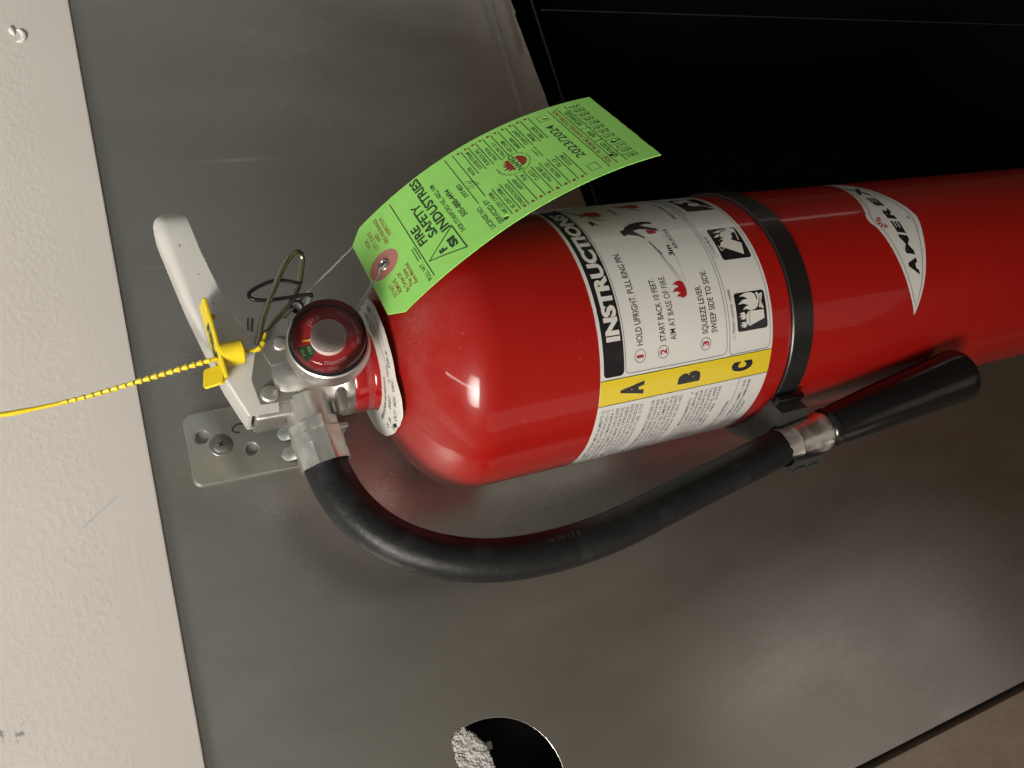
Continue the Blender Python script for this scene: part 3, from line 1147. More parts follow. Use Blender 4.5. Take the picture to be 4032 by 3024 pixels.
bm = bmesh.new()
lathe(bm, [(.0145, .0000), (.0146, .0062), (.0143, .0078), (.0136, .0088), (.0127, .0091), (.0118, .0088), (.0, .0088)], GC, GA, 72)
obj("clear_lens", bm, m_glass, ga, 40)

# ---------------------------------------------------------------- pull pin, ring and lanyard
front = [(.0140, -.0145, .1196), (.0200, -.0155, .1172), (.0268, -.0160, .1142), (.0400, -.0160, .1066), (.0490, -.0155, .1008), (.0540, -.0135, .0962), (.0556, -.0110, .0935),
         (.0545, -.0090, .0921), (.0512, -.0075, .0926), (.0420, -.0065, .0958), (.0333, -.0075, .1016), (.0250, -.0100, .1100), (.0200, -.0120, .1143)]
bm = bmesh.new()
tube(bm, catmull(front, 8), .00125, 14)
pp = obj("pull_pin_ring", bm, m_pin, fe, 60)
bm = bmesh.new()
tube(bm, [(.0195, -.0065, .1212), (.0290, -.0065, .1190)], .00135, 16)
obj("pin_end", bm, m_pin, pp, 40)
bm = bmesh.new()
loop = [(.0415, -.008, .0949), (.0428, -.0088, .0990), (.0440, -.009, .1036), (.0438, -.0092, .1081), (.0417, -.0092, .1143), (.0393, -.0092, .1178), (.0368, -.0092, .1168), (.0354, -.0092, .1109), (.0356, -.0090, .1009), (.0360, -.0088, .0928), (.0352, -.0086, .0919), (.0340, -.008, .0931)]
tube(bm, catmull(loop, 7), .00085, 10)
ly = obj("pin_lanyard", bm, m_cord, fe, 60)
bm = bmesh.new()
tube(bm, [(.0345, -.0080, .0928), (.0290, -.0066, .0958)], .0014, 10)
obj("clear_ferrule", bm, m_tie, ly, 50)
bm = bmesh.new()
lathe(bm, [(0, -.0015), (.0026, -.0015), (.0030, -.0008), (.0030, .0008), (.0026, .0015), (.0012, .0016), (.0011, .0004), (0, .0004)], (.0318, -.0060, .0985), (-.45, -.75, .50), 28)
obj("lanyard_bead", bm, m_cord, ly, 40)

# ---------------------------------------------------------------- instruction label
bm = bmesh.new()
xa, xb = dg(-128), dg(86)
cols = 220
zt3, zb3 = -11.3, -107.6
ra = []
for i in range(cols + 1):
    x = xa + (xb - xa) * i / cols
    ra.append((bm.verts.new(on_cyl(x, zb3, .05)), bm.verts.new(on_cyl(x, zt3, .05))))
for A, B in zip(ra, ra[1:]):
    bm.faces.new((A[0], B[0], B[1], A[1]))
lab = obj("instruction_label", bm, m_label, fe, 0)
lab.data.shade_smooth()
P = Print(on_cyl, 2.4)
O1, O2, O3 = .10, .15, .20
P.poly('k', rrect(dg(-34.6), -23.4, dg(84), -13.0, (0.1, 2.0, 2.0, .1)), O1)
P.text('w', "INSTRUCTIONS", dg(-20.6), dg(46.6), -22.2, 7.0, O2, .05)
P.poly('y', [(dg(-46.9), -11.5), (dg(-46.9), -107.5), (dg(-35.7), -107.5), (dg(-35.7), -11.5)], O1)
P.stroke('k', [(dg(-46.9), -11.4), (dg(-46.9), -107.5)], .35, O2)
P.stroke('k', [(dg(-35.7), -11.4), (dg(-35.7), -107.5)], .35, O2)
P.text('k', "A", dg(-44.5), dg(-38.6), -34.5, 12.5, O2, .09)
P.text('k', "B", dg(-43.9), dg(-38.8), -65.7, 12.6, O2, .09)
P.text('k', "C", dg(-43.6), dg(-38.8), -96.6, 12.5, O2, .09)
fr1 = rrect(dg(-34.3), -80.0, dg(84), -24.2, (2.2, 2.2, 2.6, 2.2))
P.stroke('n', fr1, .30, O1, True)
fr2 = rrect(dg(-34.9), -106.0, dg(84), -81.7, (2.2, 2.2, 2.6, 2.2))
P.stroke('n', fr2, .30, O1, True)
for zc, s in ((-31.8, "1"), (-44.2, "2"), (-67.7, "3")):
    P.stroke('n', circ(dg(-28.1), zc, 2.85, 36), .32, O1, True)
    P.g = 'step_number'
    P.text('r', s, dg(-28.1) - (.85 if s == "1" else 1.25), dg(-28.1) + (.5 if s == "1" else 1.25), zc - 1.85, 3.7, O1, .03)
P.g = ''
for s, a, b2, z, c in (("HOLD UPRIGHT. PULL RING PIN.", -23.9, 15.2, -33.6, 3.3), ("START BACK 10 FEET.", -23.9, 1.8, -45.8, 3.1), ("AIM AT BASE OF FIRE.", -24.1, 2.5, -51.5, 3.2),
                       ("SQUEEZE LEVER.", -23.9, -3.7, -69.2, 3.2), ("SWEEP SIDE TO SIDE.", -24.0, 2.2, -74.5, 3.3)):
    P.text('k', s, dg(a), dg(b2), z, c, O1, .003 if 'AIM' in s else .012)
P.text('k', "3m", dg(10.6), dg(16.2), -62.2, 2.9, O1, .035, .15)
P.text('k', "APUNTAR", dg(13.9), dg(25.7), -66.0, 2.3, O1, .01)
P.text('k', "JALAR", dg(40.4), dg(47.5), -49.2, 2.0, O1, .01)
P.text('k', "PRESIONAR Y", dg(31.7), dg(48.5), -77.2, 2.2, O1, .01)
P.stroke('n', [(dg(-28.6), -84.9), (dg(-26.9), -84.9), (dg(-27.75), -83.2)], .22, O1, True)
P.text('n', "TRASH • WOOD • PAPER", dg(-26.2), dg(-7.3), -84.9, 1.45, O1, .02)
P.stroke('n', [(dg(7.2), -84.6), (dg(9.0), -84.6), (dg(9.0), -82.8), (dg(7.2), -82.8)], .22, O1, True)
P.text('n', "LIQUIDS", dg(9.8), dg(18.3), -84.5, 1.5, O1, .02)
P.stroke('n', circ(dg(35.0), -83.6, .95, 16), .22, O1, True)
P.text('n', "ELECTRICAL EQUIPMENT", dg(37), dg(58), -84.4, 1.4, O1, .02)


def flame(P, ink, cx, cy, w, h, off, lean=0.0, f=1):
    pts = [(-.5, .10), (-.58, .35), (-.45, .62), (-.52, .80), (-.30, .62), (-.26, .42), (-.12, .70), (-.16, 1.0), (.10, .74), (.16, .45), (.30, .62), (.34, .88), (.52, .55), (.55, .25), (.42, .04), (0, -.04), (-.35, 0)]
    P.poly(ink, [(cx + f * (x * w + lean * y * h), cy + y * h) for x, y in pts], off)


P.g = 'waste_fire_pictogram'
# pictogram 1: rubbish bin, flames and logs
def pic(a0, a1, z0, z1):
    X0, X1 = dg(a0), dg(a1)
    P.poly('k', rrect(X0, z0, X1, z1, 1.4), O1)
    return lambda a, b2: (X0 + (X1 - X0) * a, z0 + (z1 - z0) * b2)


f = pic(-25.8, -9.5, -104.5, -86.4)
P.poly('w', [f(.115, .61), f(.26, .10), (f(.48, .10)), f(.50, .60), f(.40, .70), f(.20, .70)], O2)
P.stroke('k', [f(.13, .60), f(.49, .58)], .25, O3)
c_ = f(.17, .70)
flame(P, 'w', c_[0], c_[1], 2.4, 4.0, O2)
c_ = f(.40, .72)
flame(P, 'w', c_[0], c_[1], 3.0, 3.8, O2)
c_ = f(.74, .30)
flame(P, 'w', c_[0], c_[1], 7.6, 11.0, O2, .05)
for (a, b2, c2, d2_) in ((.55, .22, .92, .10), (.52, .12, .95, .26), (.58, .33, .90, .16)):
    P.stroke('w', [f(a, b2), f(c2, d2_)], 1.2, O3)
    P.stroke('k', [f(a, b2 - .04), f(c2, d2_ - .04)], .2, O3 + .04)
P.g = 'liquid_fire_pictogram'
# pictogram 2: tipped fuel can pouring into flames
f = pic(5.5, 22.2, -104.3, -87.0)
P.poly('w', [f(.10, .22), f(.45, .12), f(.66, .52), f(.52, .80), f(.40, .88), f(.34, .72)], O2)
P.stroke('w', [f(.34, .78), f(.28, .90), f(.44, .93)], .5, O2)
c_ = f(.78, .30)
flame(P, 'w', c_[0], c_[1], 6.0, 11.0, O2, -.05)
c_ = f(.90, .10)
flame(P, 'w', c_[0], c_[1], 3.0, 7.0, O2)
P.stroke('k', [f(.60, .75), f(.85, .66), f(.92, .40)], .5, O3)
P.stroke('w', [f(.55, .16), f(.95, .08)], .5, O3)
P.g = 'electrical_fire_pictogram'
# pictogram 3: plug, socket and flames
f = pic(36.6, 53.0, -104.5, -87.0)
P.poly('w', [f(.30, .32), f(.52, .25), f(.58, .55), f(.40, .66), f(.30, .55)], O2)
P.poly('w', [f(.66, .30), f(.90, .38), f(.92, .62), f(.70, .66)], O2)
P.stroke('w', [f(.54, .34), f(.66, .38)], .4, O2)
P.stroke('w', [f(.56, .48), f(.68, .52)], .4, O2)
P.stroke('w', [f(.34, .32), f(.24, .18), f(.12, .10), f(.06, .02)], .9, O2)
c_ = f(.72, .68)
flame(P, 'w', c_[0], c_[1], 5.0, 4.6, O2)
P.g = 'aiming_picture'
# aiming figure, jet and fire
P.g = 'fire_picture'
c_ = (dg(-4.2), -61.0)
flame(P, 'r', c_[0], c_[1], 7.2, 7.6, O1)
P.stroke('n', [(dg(-1.5), -62.2), (dg(10.2), -62.0)], .14, O1)
P.stroke('n', [(dg(17.5), -62.4), (dg(27), -62.0)], .14, O1)
for dz1 in (0, 1.0, 2.0):
    P.stroke('n', [(dg(-.5), -60.6 + dz1), (dg(7), -57.2 + dz1 * .7), (dg(19.5), -52.6 + dz1 * .2)], .16, O1)
P.stroke('k', [(dg(12), -55.8), (dg(19.5), -52.4)], .5, O1)
P.g = 'aiming_picture'
man = [(21.4, -51.4), (23.4, -48.2), (24.2, -45.0), (25.2, -43.2), (25.6, -41.6), (26.8, -41.2), (27.6, -42.4), (27.6, -43.6), (29.6, -45.8), (31.4, -49.4), (32.2, -53.5), (32.4, -57.0), (31.6, -60.9), (30.0, -61.4), (30.6, -57.4), (29.8, -53.8), (28.2, -57.0), (26.6, -61.3), (25.0, -61.2), (26.6, -56.6), (27.4, -52.2), (26.6, -48.2), (25.4, -49.0), (22.0, -52.2)]
P.poly('k', [(dg(a), z) for a, z in man], O1)
P.poly('k', circ(dg(25.0), -42.6, 1.25, 16), O2)
P.poly('r', rrect(dg(23.6), -59.6, dg(26.2), -54.8, .6), O2)
# small red extinguishers with hands
for (a0, z0, sgn) in ((40.2, -40.6, 1), (46.5, -66.8, 1)):
    X = dg(a0)
    P.g = 'handling_picture' if a0 < 45 else 'lever_picture'
    P.poly('r', rrect(X, z0, X + 6.4, z0 + 7.8, 1.6), O1)
    P.poly('r', [(X + 2.0, z0 + 7.6), (X + 4.4, z0 + 7.6), (X + 4.4, z0 + 9.6), (X + 7.6, z0 + 12.6), (X + 6.2, z0 + 13.6), (X + 3.4, z0 + 11.2), (X + 2.0, z0 + 10.0)], O1)
    P.stroke('k', circ(X + 1.6, z0 + 10.6, .8, 12), .3, O1, True)
    P.stroke('k', [(X - .2, z0 + 9.0), (X - 2.0, z0 + 6.2), (X - 4.8, z0 + 4.4)], .3, O1)
    P.stroke('k', [(X - .6, z0 + 7.4), (X - 2.6, z0 + 4.6), (X - 5.4, z0 + 2.8)], .3, O1)
    P.stroke('k', [(X - .6, z0 + 6.0), (X - 2.0, z0 + 3.4), (X - 4.6, z0 + 1.0)], .3, O1)
P.g = 'arrow'
P.poly('k', [(dg(36.8), -28.6), (dg(32.0), -31.0), (dg(34.2), -31.8), (dg(31.0), -34.6), (dg(37.4), -31.2), (dg(35.0), -30.2)], O1)
P.g = ''
# Spanish care text, set flush right beside the yellow stripe
L1 = ["INSPECCIONAR MENSUALMENTE O", "CUANDO SI LAS CIRCUNSTANCIAS LO", "REQUIERE QUE LA MANGUERA Y", "BOQUILLA ESTEN LIBRE DE CUALQUIER", "LA PRESION MARCADA EN EL", "DEBE ESTAR EN EL RANGO OPERABLE.",
      "ADEMAS DE ESTAR EN SU POSICION", "EL PESO BRUTO DEL EXTINGUIDOR", "(MANGUERA Y BOQUILLA) ES 17 LBS. 2 OZ."]
L2 = ["RECARGAR INMEDIATAMENTE DESPUES DE", "USO PARCIAL PUEDE OCASIONAR", "RECARGUE EL EXTINGUIDOR CON 10 LBS.", "DE POLVO QUIMICO SECO DE AMEREX A", "CON NITROGENO DE 195 PSI (1345 kPa)", "POR UN RECARGADOR AUTORIZADO", "REFERIRSE AL MANUAL DE USO, NO."]
L3 = ["INSPECCION   MANTENIMIENTO   Y", "EN USO DE ACUERDO AL MANUAL", "SUMINISTRADO CON EL EXTINGUIDOR", "NORMA PARA EXTINGUIDOR PORTATIL", "PROTECTION ASSOCIATION (NFPA).", "IMPORTANTE LIMPIAR TODO EL AREA", "QUIMICO   PARA   EVITAR"]
for lines, za, zb_ in ((L1, -14.4, -34.9), (L2, -41.2, -56.7), (L3, -63.2, -79.6)):
    for i, s in enumerate(lines):
        z = za + (zb_ - za) * i / (len(lines) - 1)
        P.text('n', s, dg(-49.0) - 1.30 * len(s), dg(-49.0), z - .85, 1.72, O1, .006)
P.text('n', "PARA USO INDUSTRIAL", dg(-59) - 24, dg(-59), -89.0, 1.6, O1, .02)
P.stroke('n', [(dg(-47), -90.6), (dg(-110), -90.6)], .25, O1)
for i, s in enumerate(["DRY CHEMICAL / HMIS  1-0-0", "MONOAMMONIUM PHOSPHATE, AMMONIUM", "SULFATE IRRITANT"]):
    sh = (0, 0, 14)[i]
    P.text('n', s, dg(-49.0) - sh - 1.25 * len(s), dg(-49.0) - sh, -95.2 - 2.9 * i, 1.65, O1, .006)
P.build(lab, {'k': "black_print", 'w': "white_print", 'y': "yellow_stripe", 'n': "fine_print", 'r': "red_print"}, {'k': m_black, 'w': m_whiteink, 'y': m_yellow, 'n': m_navy, 'r': m_redink})

# ---------------------------------------------------------------- brand badge
lo_e = [(-33.0, -206.4), (-28, -209.2), (-20, -213.0), (-13.6, -215.7), (-4.8, -219.2), (5, -223.2), (12, -226.2), (16.4, -227.4)]
lo_e += [(34 - a, z) for a, z in reversed(lo_e[:-1])]
up_e = [(67.0, -206.4), (58, -204.6), (47, -202.6), (36.3, -199.4), (28, -196.4), (22, -193.4), (19.5, -191.4), (17.2, -190.9), (15.0, -191.4), (12.5, -193.4), (6, -195.2), (-2.7, -197.0), (-12, -199.4), (-20.9, -202.0), (-28, -204.6)]
shape = [(dg(a), z) for a, z in lo_e + up_e]
cxm = (dg(17), -208.0)
P = Print(on_cyl, 2.4)
P.poly('base', shape, .05)
P.stroke('line', [(cxm[0] + (x - cxm[0]) * .925, cxm[1] + (z - cxm[1]) * .80) for x, z in shape], .42, .10, True)
for s, a0, a1, zb4, cp in (("A", -14.2, -5.6, -211.2, 6.9), ("M", -4.2, 5.9, -211.4, 6.3), ("E", 7.2, 14.2, -211.6, 6.0), ("R", 15.8, 23.8, -211.6, 6.0), ("E", 25.2, 32.6, -211.6, 6.2), ("X", 34.0, 46.0, -212.0, 7.0)):
    P.text('k', s, dg(a0), dg(a1), zb4, cp, .10, .02 if s == 'M' else .06, .22)
fc = (dg(15.2), -200.9)
for k, an in enumerate((20, 47, 74, 101, 128, 155, 180)):
    L_ = (4.2, 5.2, 5.8, 6.0, 5.8, 5.2, 4.4)[k]
    d_ = (math.cos(R_(an)), math.sin(R_(an)))
    nrm = (-d_[1], d_[0])
    P.poly('r', [(fc[0] + d_[0] * 1.3, fc[1] + d_[1] * 1.3), (fc[0] + d_[0] * L_ * .7 + nrm[0] * .75, fc[1] + d_[1] * L_ * .7 + nrm[1] * .75), (fc[0] + d_[0] * L_, fc[1] + d_[1] * L_), (fc[0] + d_[0] * L_ * .7 - nrm[0] * .6, fc[1] + d_[1] * L_ * .7 - nrm[1] * .6)], .10)
P.stroke('n', circ(dg(16), -220.6, 1.0, 18), .25, .10, True)
P.text('n', "R", dg(16) - .45, dg(16) + .5, -221.2, 1.1, .10, .02)
bb = obj("brand_badge", bmesh.new(), m_label, fe, 0)
P.build(bb, {'base': "badge_face", 'line': "badge_outline", 'k': "badge_lettering", 'r': "red_sunburst", 'n': "registered_mark"}, {'base': m_label, 'line': m_navy, 'k': m_black, 'r': m_redink, 'n': m_navy})

# ================================================================== SERVICE COLLAR round the neck
sc_root = root("service_collar", "white plastic verification of service collar around the red neck", "collar", (0, 0, .070))
rad = {57: 32.7, 32: 33.4, 8: 34.2, -10: 34.6, -24: 34.2, -41: 36.6, -51: 37.0, -62: 35.4, -72: 33.5, -95: 31.6, -114: 30.2, -137: 30.0, -165: 31.5, 180: 32.0, 150: 31.5, 120: 31.5, 90: 32.0}
ks = sorted(rad)


def crad(d):
    d = (d + 180) % 360 - 180
    ext = [(k - 360, rad[k]) for k in ks] + [(k, rad[k]) for k in ks] + [(k + 360, rad[k]) for k in ks]
    for (a0, v0), (a1, v1) in zip(ext, ext[1:]):
        if a0 <= d < a1:
            q = (d - a0) / (a1 - a0)
            q = q * q * (3 - 2 * q)
            return v0 + (v1 - v0) * q
    return 32.0


def col_z(r, d):
    k = (r - .0192) / .016
    return .0716 - .0032 * k * k + .0011 * k * math.sin(R_(d * 2 + 40)) + .0016 * max(k, 0) ** 2 * max(0, math.cos(R_(d + 50)))


bm = bmesh.new()
rows = []
for i in range(120):
    d = -180 + 3 * i
    a = R_(d)
    ro_ = crad(d) / 1000
    rr_ = [.0191 + (ro_ - .0191) * k / 8 for k in range(9)]
    row = [bm.verts.new((r * math.sin(a), -r * math.cos(a), col_z(r, d) + .0006)) for r in rr_]
    row += [bm.verts.new((r * math.sin(a), -r * math.cos(a), col_z(r, d))) for r in reversed(rr_)]
    rows.append(row)
for i in range(120):
    A, B = rows[i], rows[(i + 1) % 120]
    for k in range(18):
        bm.faces.new((A[k], A[(k + 1) % 18], B[(k + 1) % 18], B[k]))
bmesh.ops.recalc_face_normals(bm, faces=bm.faces)
cdk = obj("collar_disc", bm, m_collar, sc_root, 40)


def on_collar(x, y, off):                      # x: degrees, y: radius mm
    a = R_(x)
    r = y / 1000
    return Vector((r * math.sin(a), -r * math.cos(a), col_z(r, x) + .00063 + off / 1000))


P = Print(on_collar, 0)


def ctext(ink, s, a0, a1, r, cap, bold=.02):
    # text read from the centre outwards: x grows to the right when seen from the front
    P.text(ink, s, a0, a1, r, -cap, .0, bold) if False else None
    vs, fs = text_mesh(s, bold)
    lo, hi = cap_height(bold)
    mn, mxv = min(v[0] for v in vs), max(v[0] for v in vs)
    P.raw(ink, [(a0 + (v[0] - mn) / (mxv - mn) * (a1 - a0), r - (v[1] - lo) / (hi - lo) * cap) for v in vs], fs, .05)


ctext('g', "VERIFICATION OF SERVICE", -92, -26, 24.2, 2.0)
ctext('g', "2027", -58, -44, 28.4, 2.2)
ctext('g', "OCT", -63, -53, 33.4, 2.4)
ctext('g', "NOV", -49, -40, 33.0, 2.4)
ctext('g', "DEC", -36, -27, 32.6, 2.2)
ctext('d', "O TECH", -30, -15, 29.6, 2.0)
ctext('d', "PER #", -17, -4, 32.2, 2.0)
ctext('g', "28", -74, -68, 29.6, 2.2)
ctext('g', "25", -84, -78, 29.6, 2.2)
ctext('g', "26", -76, -70, 33.0, 2.2)
ctext('g', "JAN", 38, 50, 30.6, 2.2)
ctext('g', "FEB", 42, 56, 26.6, 2.2)
ctext('g', "22", 30, 38, 25.0, 2.2)
ctext('g', "23", 20, 28, 24.6, 2.2)
P.stroke('d', [(a, 28.2 - .02 * (a + 15)) for a in range(-12, 38, 4)], .3, .05)
P.stroke('d', [(a, 31.2) for a in range(0, 34, 4)], .3, .05)
P.build(cdk, {'g': "green_lettering", 'd': "grey_lettering"}, {'g': m_collarink, 'd': m_navy})
bm = bmesh.new()
lathe(bm, [(.0011, 0), (.0009, .0006), (0, .0007)], (on_collar(-67, 33.2, 0)), (-.3, -.3, .9), 14)
obj("punched_dot", bm, m_black, cdk, 50)

# ================================================================== INSPECTION TAG
TP, TF, TW = Vector((.03773, -.01677, .06306)), Vector((.07714, -.06563, -.05598)), Vector((.05540, .03709, -.00085))
_c = cm.translation
_k = .965
TP, TF, TW = _c + (TP - _c) * _k, _c + (TF - _c) * _k, TW * _k
TN = (TF - TP).cross(TW).normalized()          # bows away from the room-side chord
if TN.y > 0:
    TN = -TN


def on_tag(u, v, off):
    """u mm from the left edge (0..66.7), v mm down from the eyelet end (0..137)"""
    s = v / 136.0
    bow = .0112 * 4 * s * (1 - s)
    p = TP + (TF - TP) * s + TW * (u / 66.7 - .5)
    # local normal
    dv = (TF - TP) / 136.0 + TN0 * (.0112 * 4 * (1 - 2 * s) / 136.0)
    nn = dv.cross(TW).normalized()
    if nn.y > 0:
        nn = -nn
    return p + TN0 * bow + nn * (off / 1000)


TN0 = Vector((.49738, -.73225, .46522))
tg = root("inspection_tag", "bright green service tag with black lettering tied to the extinguisher neck by a white string", "tag", (.04, -.03, .064))
out = [(7, -3.6), (-.2, 3.6), (-.6, 40), (.4, 90), (2.0, 136.2), (69.2, 136.4), (70.2, 92), (71.0, 40), (71.6, 3.6), (65.0, -3.6)]
# outline resampled, with a slightly torn lower end
ol = []
for i, p in enumerate(out):
    q = out[(i + 1) % len(out)]
    k = max(1, int(math.hypot(q[0] - p[0], q[1] - p[1]) / 2.5))
    for j in range(k):
        t_ = j / k
        jit = random.uniform(-.18, .18) if i == 4 and j else 0
        ol.append((p[0] + (q[0] - p[0]) * t_, p[1] + (q[1] - p[1]) * t_ + jit))
hol = [circ(61.1, 107.9, 1.25, 16), circ(13.2, 117.7, 1.25, 16), circ(22.8, 124.4, 1.25, 16), circ(5.4, 60.9, 1.3, 16), circ(35.0, 5.2, 2.4, 24)]
me = plate(ol, hol, .0, 0, Matrix.Identity(4))
bm = bmesh.new()
bm.from_mesh(me)
bpy.data.meshes.remove(me)
bmesh.ops.remove_doubles(bm, verts=bm.verts, dist=1e-4)
k = -2
for k in range(0, 137, 3):
    bmesh.ops.bisect_plane(bm, geom=bm.verts[:] + bm.edges[:] + bm.faces[:], plane_co=(0, k, 0), plane_no=(0, 1, 0), dist=1e-5)
front_f = list(bm.faces)
bnd = [e for e in bm.edges if e.is_boundary]
ex = bmesh.ops.extrude_face_region(bm, geom=bm.faces[:])
back = [g for g in ex['geom'] if isinstance(g, bmesh.types.BMVert)]
bs = set(back)
for v in bm.verts:
    v.co = on_tag(v.co.x, v.co.y, -.16 if v in bs else .16)
bmesh.ops.recalc_face_normals(bm, faces=bm.faces)
for fcs in bm.faces:
    if all(v in bs for v in fcs.verts) or all(v not in bs for v in fcs.verts):
        fcs.material_index = 0
    else:
        fcs.material_index = 1
card = obj("card", bm, [m_tag, m_tagedge], tg, 30)
P = Print(on_tag, 6, 1)


def tl(ink, s, u0, u1, v, cap, bold=.018):
    """line of tag text centred on v (v grows downwards, so flip)"""
    vs, fs = text_mesh(s, bold)
    lo, hi = cap_height(bold)
    mn, mxv = min(q[0] for q in vs), max(q[0] for q in vs)
    P.raw(ink, [(u0 + (q[0] - mn) / (mxv - mn) * (u1 - u0), v + cap / 2 - (q[1] - lo) / (hi - lo) * cap) for q in vs], fs, .22)


def ln(ink, u0, v0, u1, v1, w=.42):
    P.stroke(ink, [(u0, v0), (u1, v1)], w, .22)


P.g = 'inspection_lettering'
for s, u0, u1, v in (("FOR", 52.9, 59.6, 3.4), ("CITY, STATE", 47, 62.4, 6.3), ("AND", 50.5, 57, 9.0), ("FIRE INSURANCE", 45.3, 66.9, 11.8), ("INSPECTION", 48.6, 64.2, 14.7)):
    tl('b', s, u0, u1, v, 1.9)
P.g = 'warning_lettering'
for s, u0, u1, v in (("DO NOT", 11.6, 20.4, 3.4), ("REMOVE", 11.4, 21.4, 6.0), ("By Order Of", 8.2, 22.4, 9.2), ("The State", 8.8, 21.8, 11.9), ("Fire Marshal", 8.4, 23.6, 14.2)):
    tl('b', s, u0, u1, v, 1.9)
P.g = ''
tl('k', "FULL WT.", 3.2, 16.4, 19.8, 2.0)
ln('k', 18.3, 19.6, 28.5, 19.6)
ln('k', 18.3, 20.9, 28.5, 20.9)
ln('k', 3.6, 22.1, 67.7, 21.9, .5)
tl('k', "FIRE", 25.2, 39.8, 25.6, 4.4, .03)
tl('k', "SAFETY", 25.2, 52.9, 31.2, 4.6, .03)
tl('k', "INDUSTRIES", 23.0, 70.0, 37.2, 4.8, .03)
tri = [(13.4, 23.6), (4.6, 40.2), (22.8, 40.0)]
P.stroke('k', tri, 1.3, .22, True)
tl('k', "F", 11.8, 14.6, 31.2, 4.0, .06)
tl('k', "SI", 10.0, 17.0, 36.4, 4.0, .06)
tl('k', "3428 STANFORD NE, ABQ, NM", 14.6, 57.2, 43.0, 2.2)
tl('k', "505-888-4494", 22.8, 47.2, 47.4, 2.7, .025)
tl('k', "LICENSE NO.", 4.2, 22.6, 53.9, 2.3)
tl('k', "397483", 33.1, 45.0, 53.0, 2.2)
ln('k', 24.3, 55.3, 68.0, 55.3)
tl('k', "SERVICED BY", 4.0, 24.2, 58.2, 2.4)
ln('k', 26.1, 59.7, 68.0, 59.7)
P.stroke('k', [(36.5, 58.6), (37.4, 55.8), (39.4, 56.2), (37.8, 59.6), (36.2, 61.2), (38.6, 60.6), (41.4, 57.2), (40.4, 60.2), (43.6, 56.8)], .35, .22)
left = ["ABC (DRY CHEM)", "BC (DRY CHEM)", "CARBON DIOXIDE", "AFFF/FFFP", "FE-36", "CLASS D", "WATER MIST", "HALON 1301", "FE-13", "SYSTEM"]
lw = [(7.9, 26.4), (8.4, 25.9), (6.8, 26.0), (16.6, 26), (21.2, 26.4), (17.0, 26.2), (11.8, 26.2), (11.6, 26.0), (19, 26), (16.8, 26.4)]
for i, (s, w_) in enumerate(zip(left, lw)):
    v = 62.1 + 4.12 * i
    tl('k', s, w_[0], w_[1], v, 1.9)
    ln('k', 5.0, v + 1.9, 28.2, v + 1.9)
    if i:
        P.g = 'punch_dots'
        P.poly('r', circ(5.6, v + .0, .8, 12), .22)
        P.g = ''
right = ["WATER", "LOADED STREAM", "PURPLE K (PK)", "HALOTRON", "HALON 1211", "WET CHEM", "INERGEN", "CLEAN AGENT", "FM200", "FIRE HOSE"]
rw = [(44.2, 52), (45.8, 63.4), (45.6, 61.6), (45.6, 58.4), (45.6, 59.8), (45.6, 57.4), (45.6, 56.4), (45.6, 61.4), (45.6, 53.4), (45.4, 57.6)]
for i, (s, w_) in enumerate(zip(right, rw)):
    v = 62.1 + 4.14 * i
    tl('k', s, w_[0], w_[1], v, 1.9)
    ln('k', 43.6, v + 1.9, 66.6, v + 1.9)
    P.poly('r', circ(66.4, v + .3, .8, 12), .22)
P.g = 'association_emblem'
lc = (36.6, 79.6)


def ring_text(ink, s, r, a_mid, cap, width, flip=False):
    vs, fs = text_mesh(s, .01)
    lo, hi = cap_height(.01)
    mn, mxv = min(q[0] for q in vs), max(q[0] for q in vs)
    o = []
    for q in vs:
        px = (q[0] - mn) / (mxv - mn) * width - width / 2
        py = (q[1] - lo) / (hi - lo) * cap
        a = R_(a_mid) + (px / r if not flip else -px / r)
        rr = r + py if not flip else r - py + cap
        o.append((lc[0] + rr * math.cos(a), lc[1] + rr * math.sin(a)))
    P.raw(ink, o, fs, .22)


ring_text('g', "NATIONAL ASSOCIATION OF FIRE EQUIPMENT", 7.4, 180, 1.0, 28)
ring_text('g', "DISTRIBUTORS", 7.4, 20, 1.0, 11)
P.poly('r', [(lc[0] + 4.6 * math.cos(R_(a)), lc[1] + 2.2 + 4.2 * math.sin(R_(a))) for a in range(0, 181, 12)], .22)
fl = [(-4.6, 0.2), (-5.2, -2.2), (-4.0, -1.6), (-3.8, -5.2), (-2.6, -3.0), (-1.6, -6.6), (-.4, -3.6), (.8, -6.2), (1.4, -3.2), (2.8, -5.4), (3.0, -2.4), (4.6, -3.8), (4.4, .2)]
P.poly('r', [(lc[0] + x, lc[1] - .6 + y * .8) for x, y in fl], .22)
P.poly('c', rrect(lc[0] - 7.0, lc[1] - .9, lc[0] + 7.0, lc[1] + 2.5, .2), .24)
vs_off = .28
vs, fs = text_mesh("NAFED", .03)
lo, hi = cap_height(.03)
mn, mxv = min(q[0] for q in vs), max(q[0] for q in vs)
P.raw('k', [(lc[0] - 6.8 + (q[0] - mn) / (mxv - mn) * 13.6, lc[1] + 2.1 - (q[1] - lo) / (hi - lo) * 2.6) for q in vs], fs, vs_off)
tl('g', "MEMBER OF", 33.5, 40, 91.0, .9)
tl('g', "PROFESSIONAL SERVICE", 31.5, 42, 92.6, .8)
P.g = ''
tl('k', "2023/2024", 19.2, 53.2, 106.3, 4.2, .012)
for u0 in (6.6, 58.6):
    P.stroke('k', [(u0, 104.4), (u0 + 5.2, 104.4), (u0 + 5.2, 108.9), (u0, 108.9)], .35, .22, True)
ln('k', 4.6, 112.4, 65.8, 112.0)
tl('b', "VOID 1 YR. FROM MO. PUNCHED, SYSTEM 6 MOS.", 7.6, 64.9, 114.3, 2.1)
ln('k', 5.6, 116.5, 66.0, 116.5)
tl('k', "SERVICED", 10.2, 24.6, 118.9, 2.3)
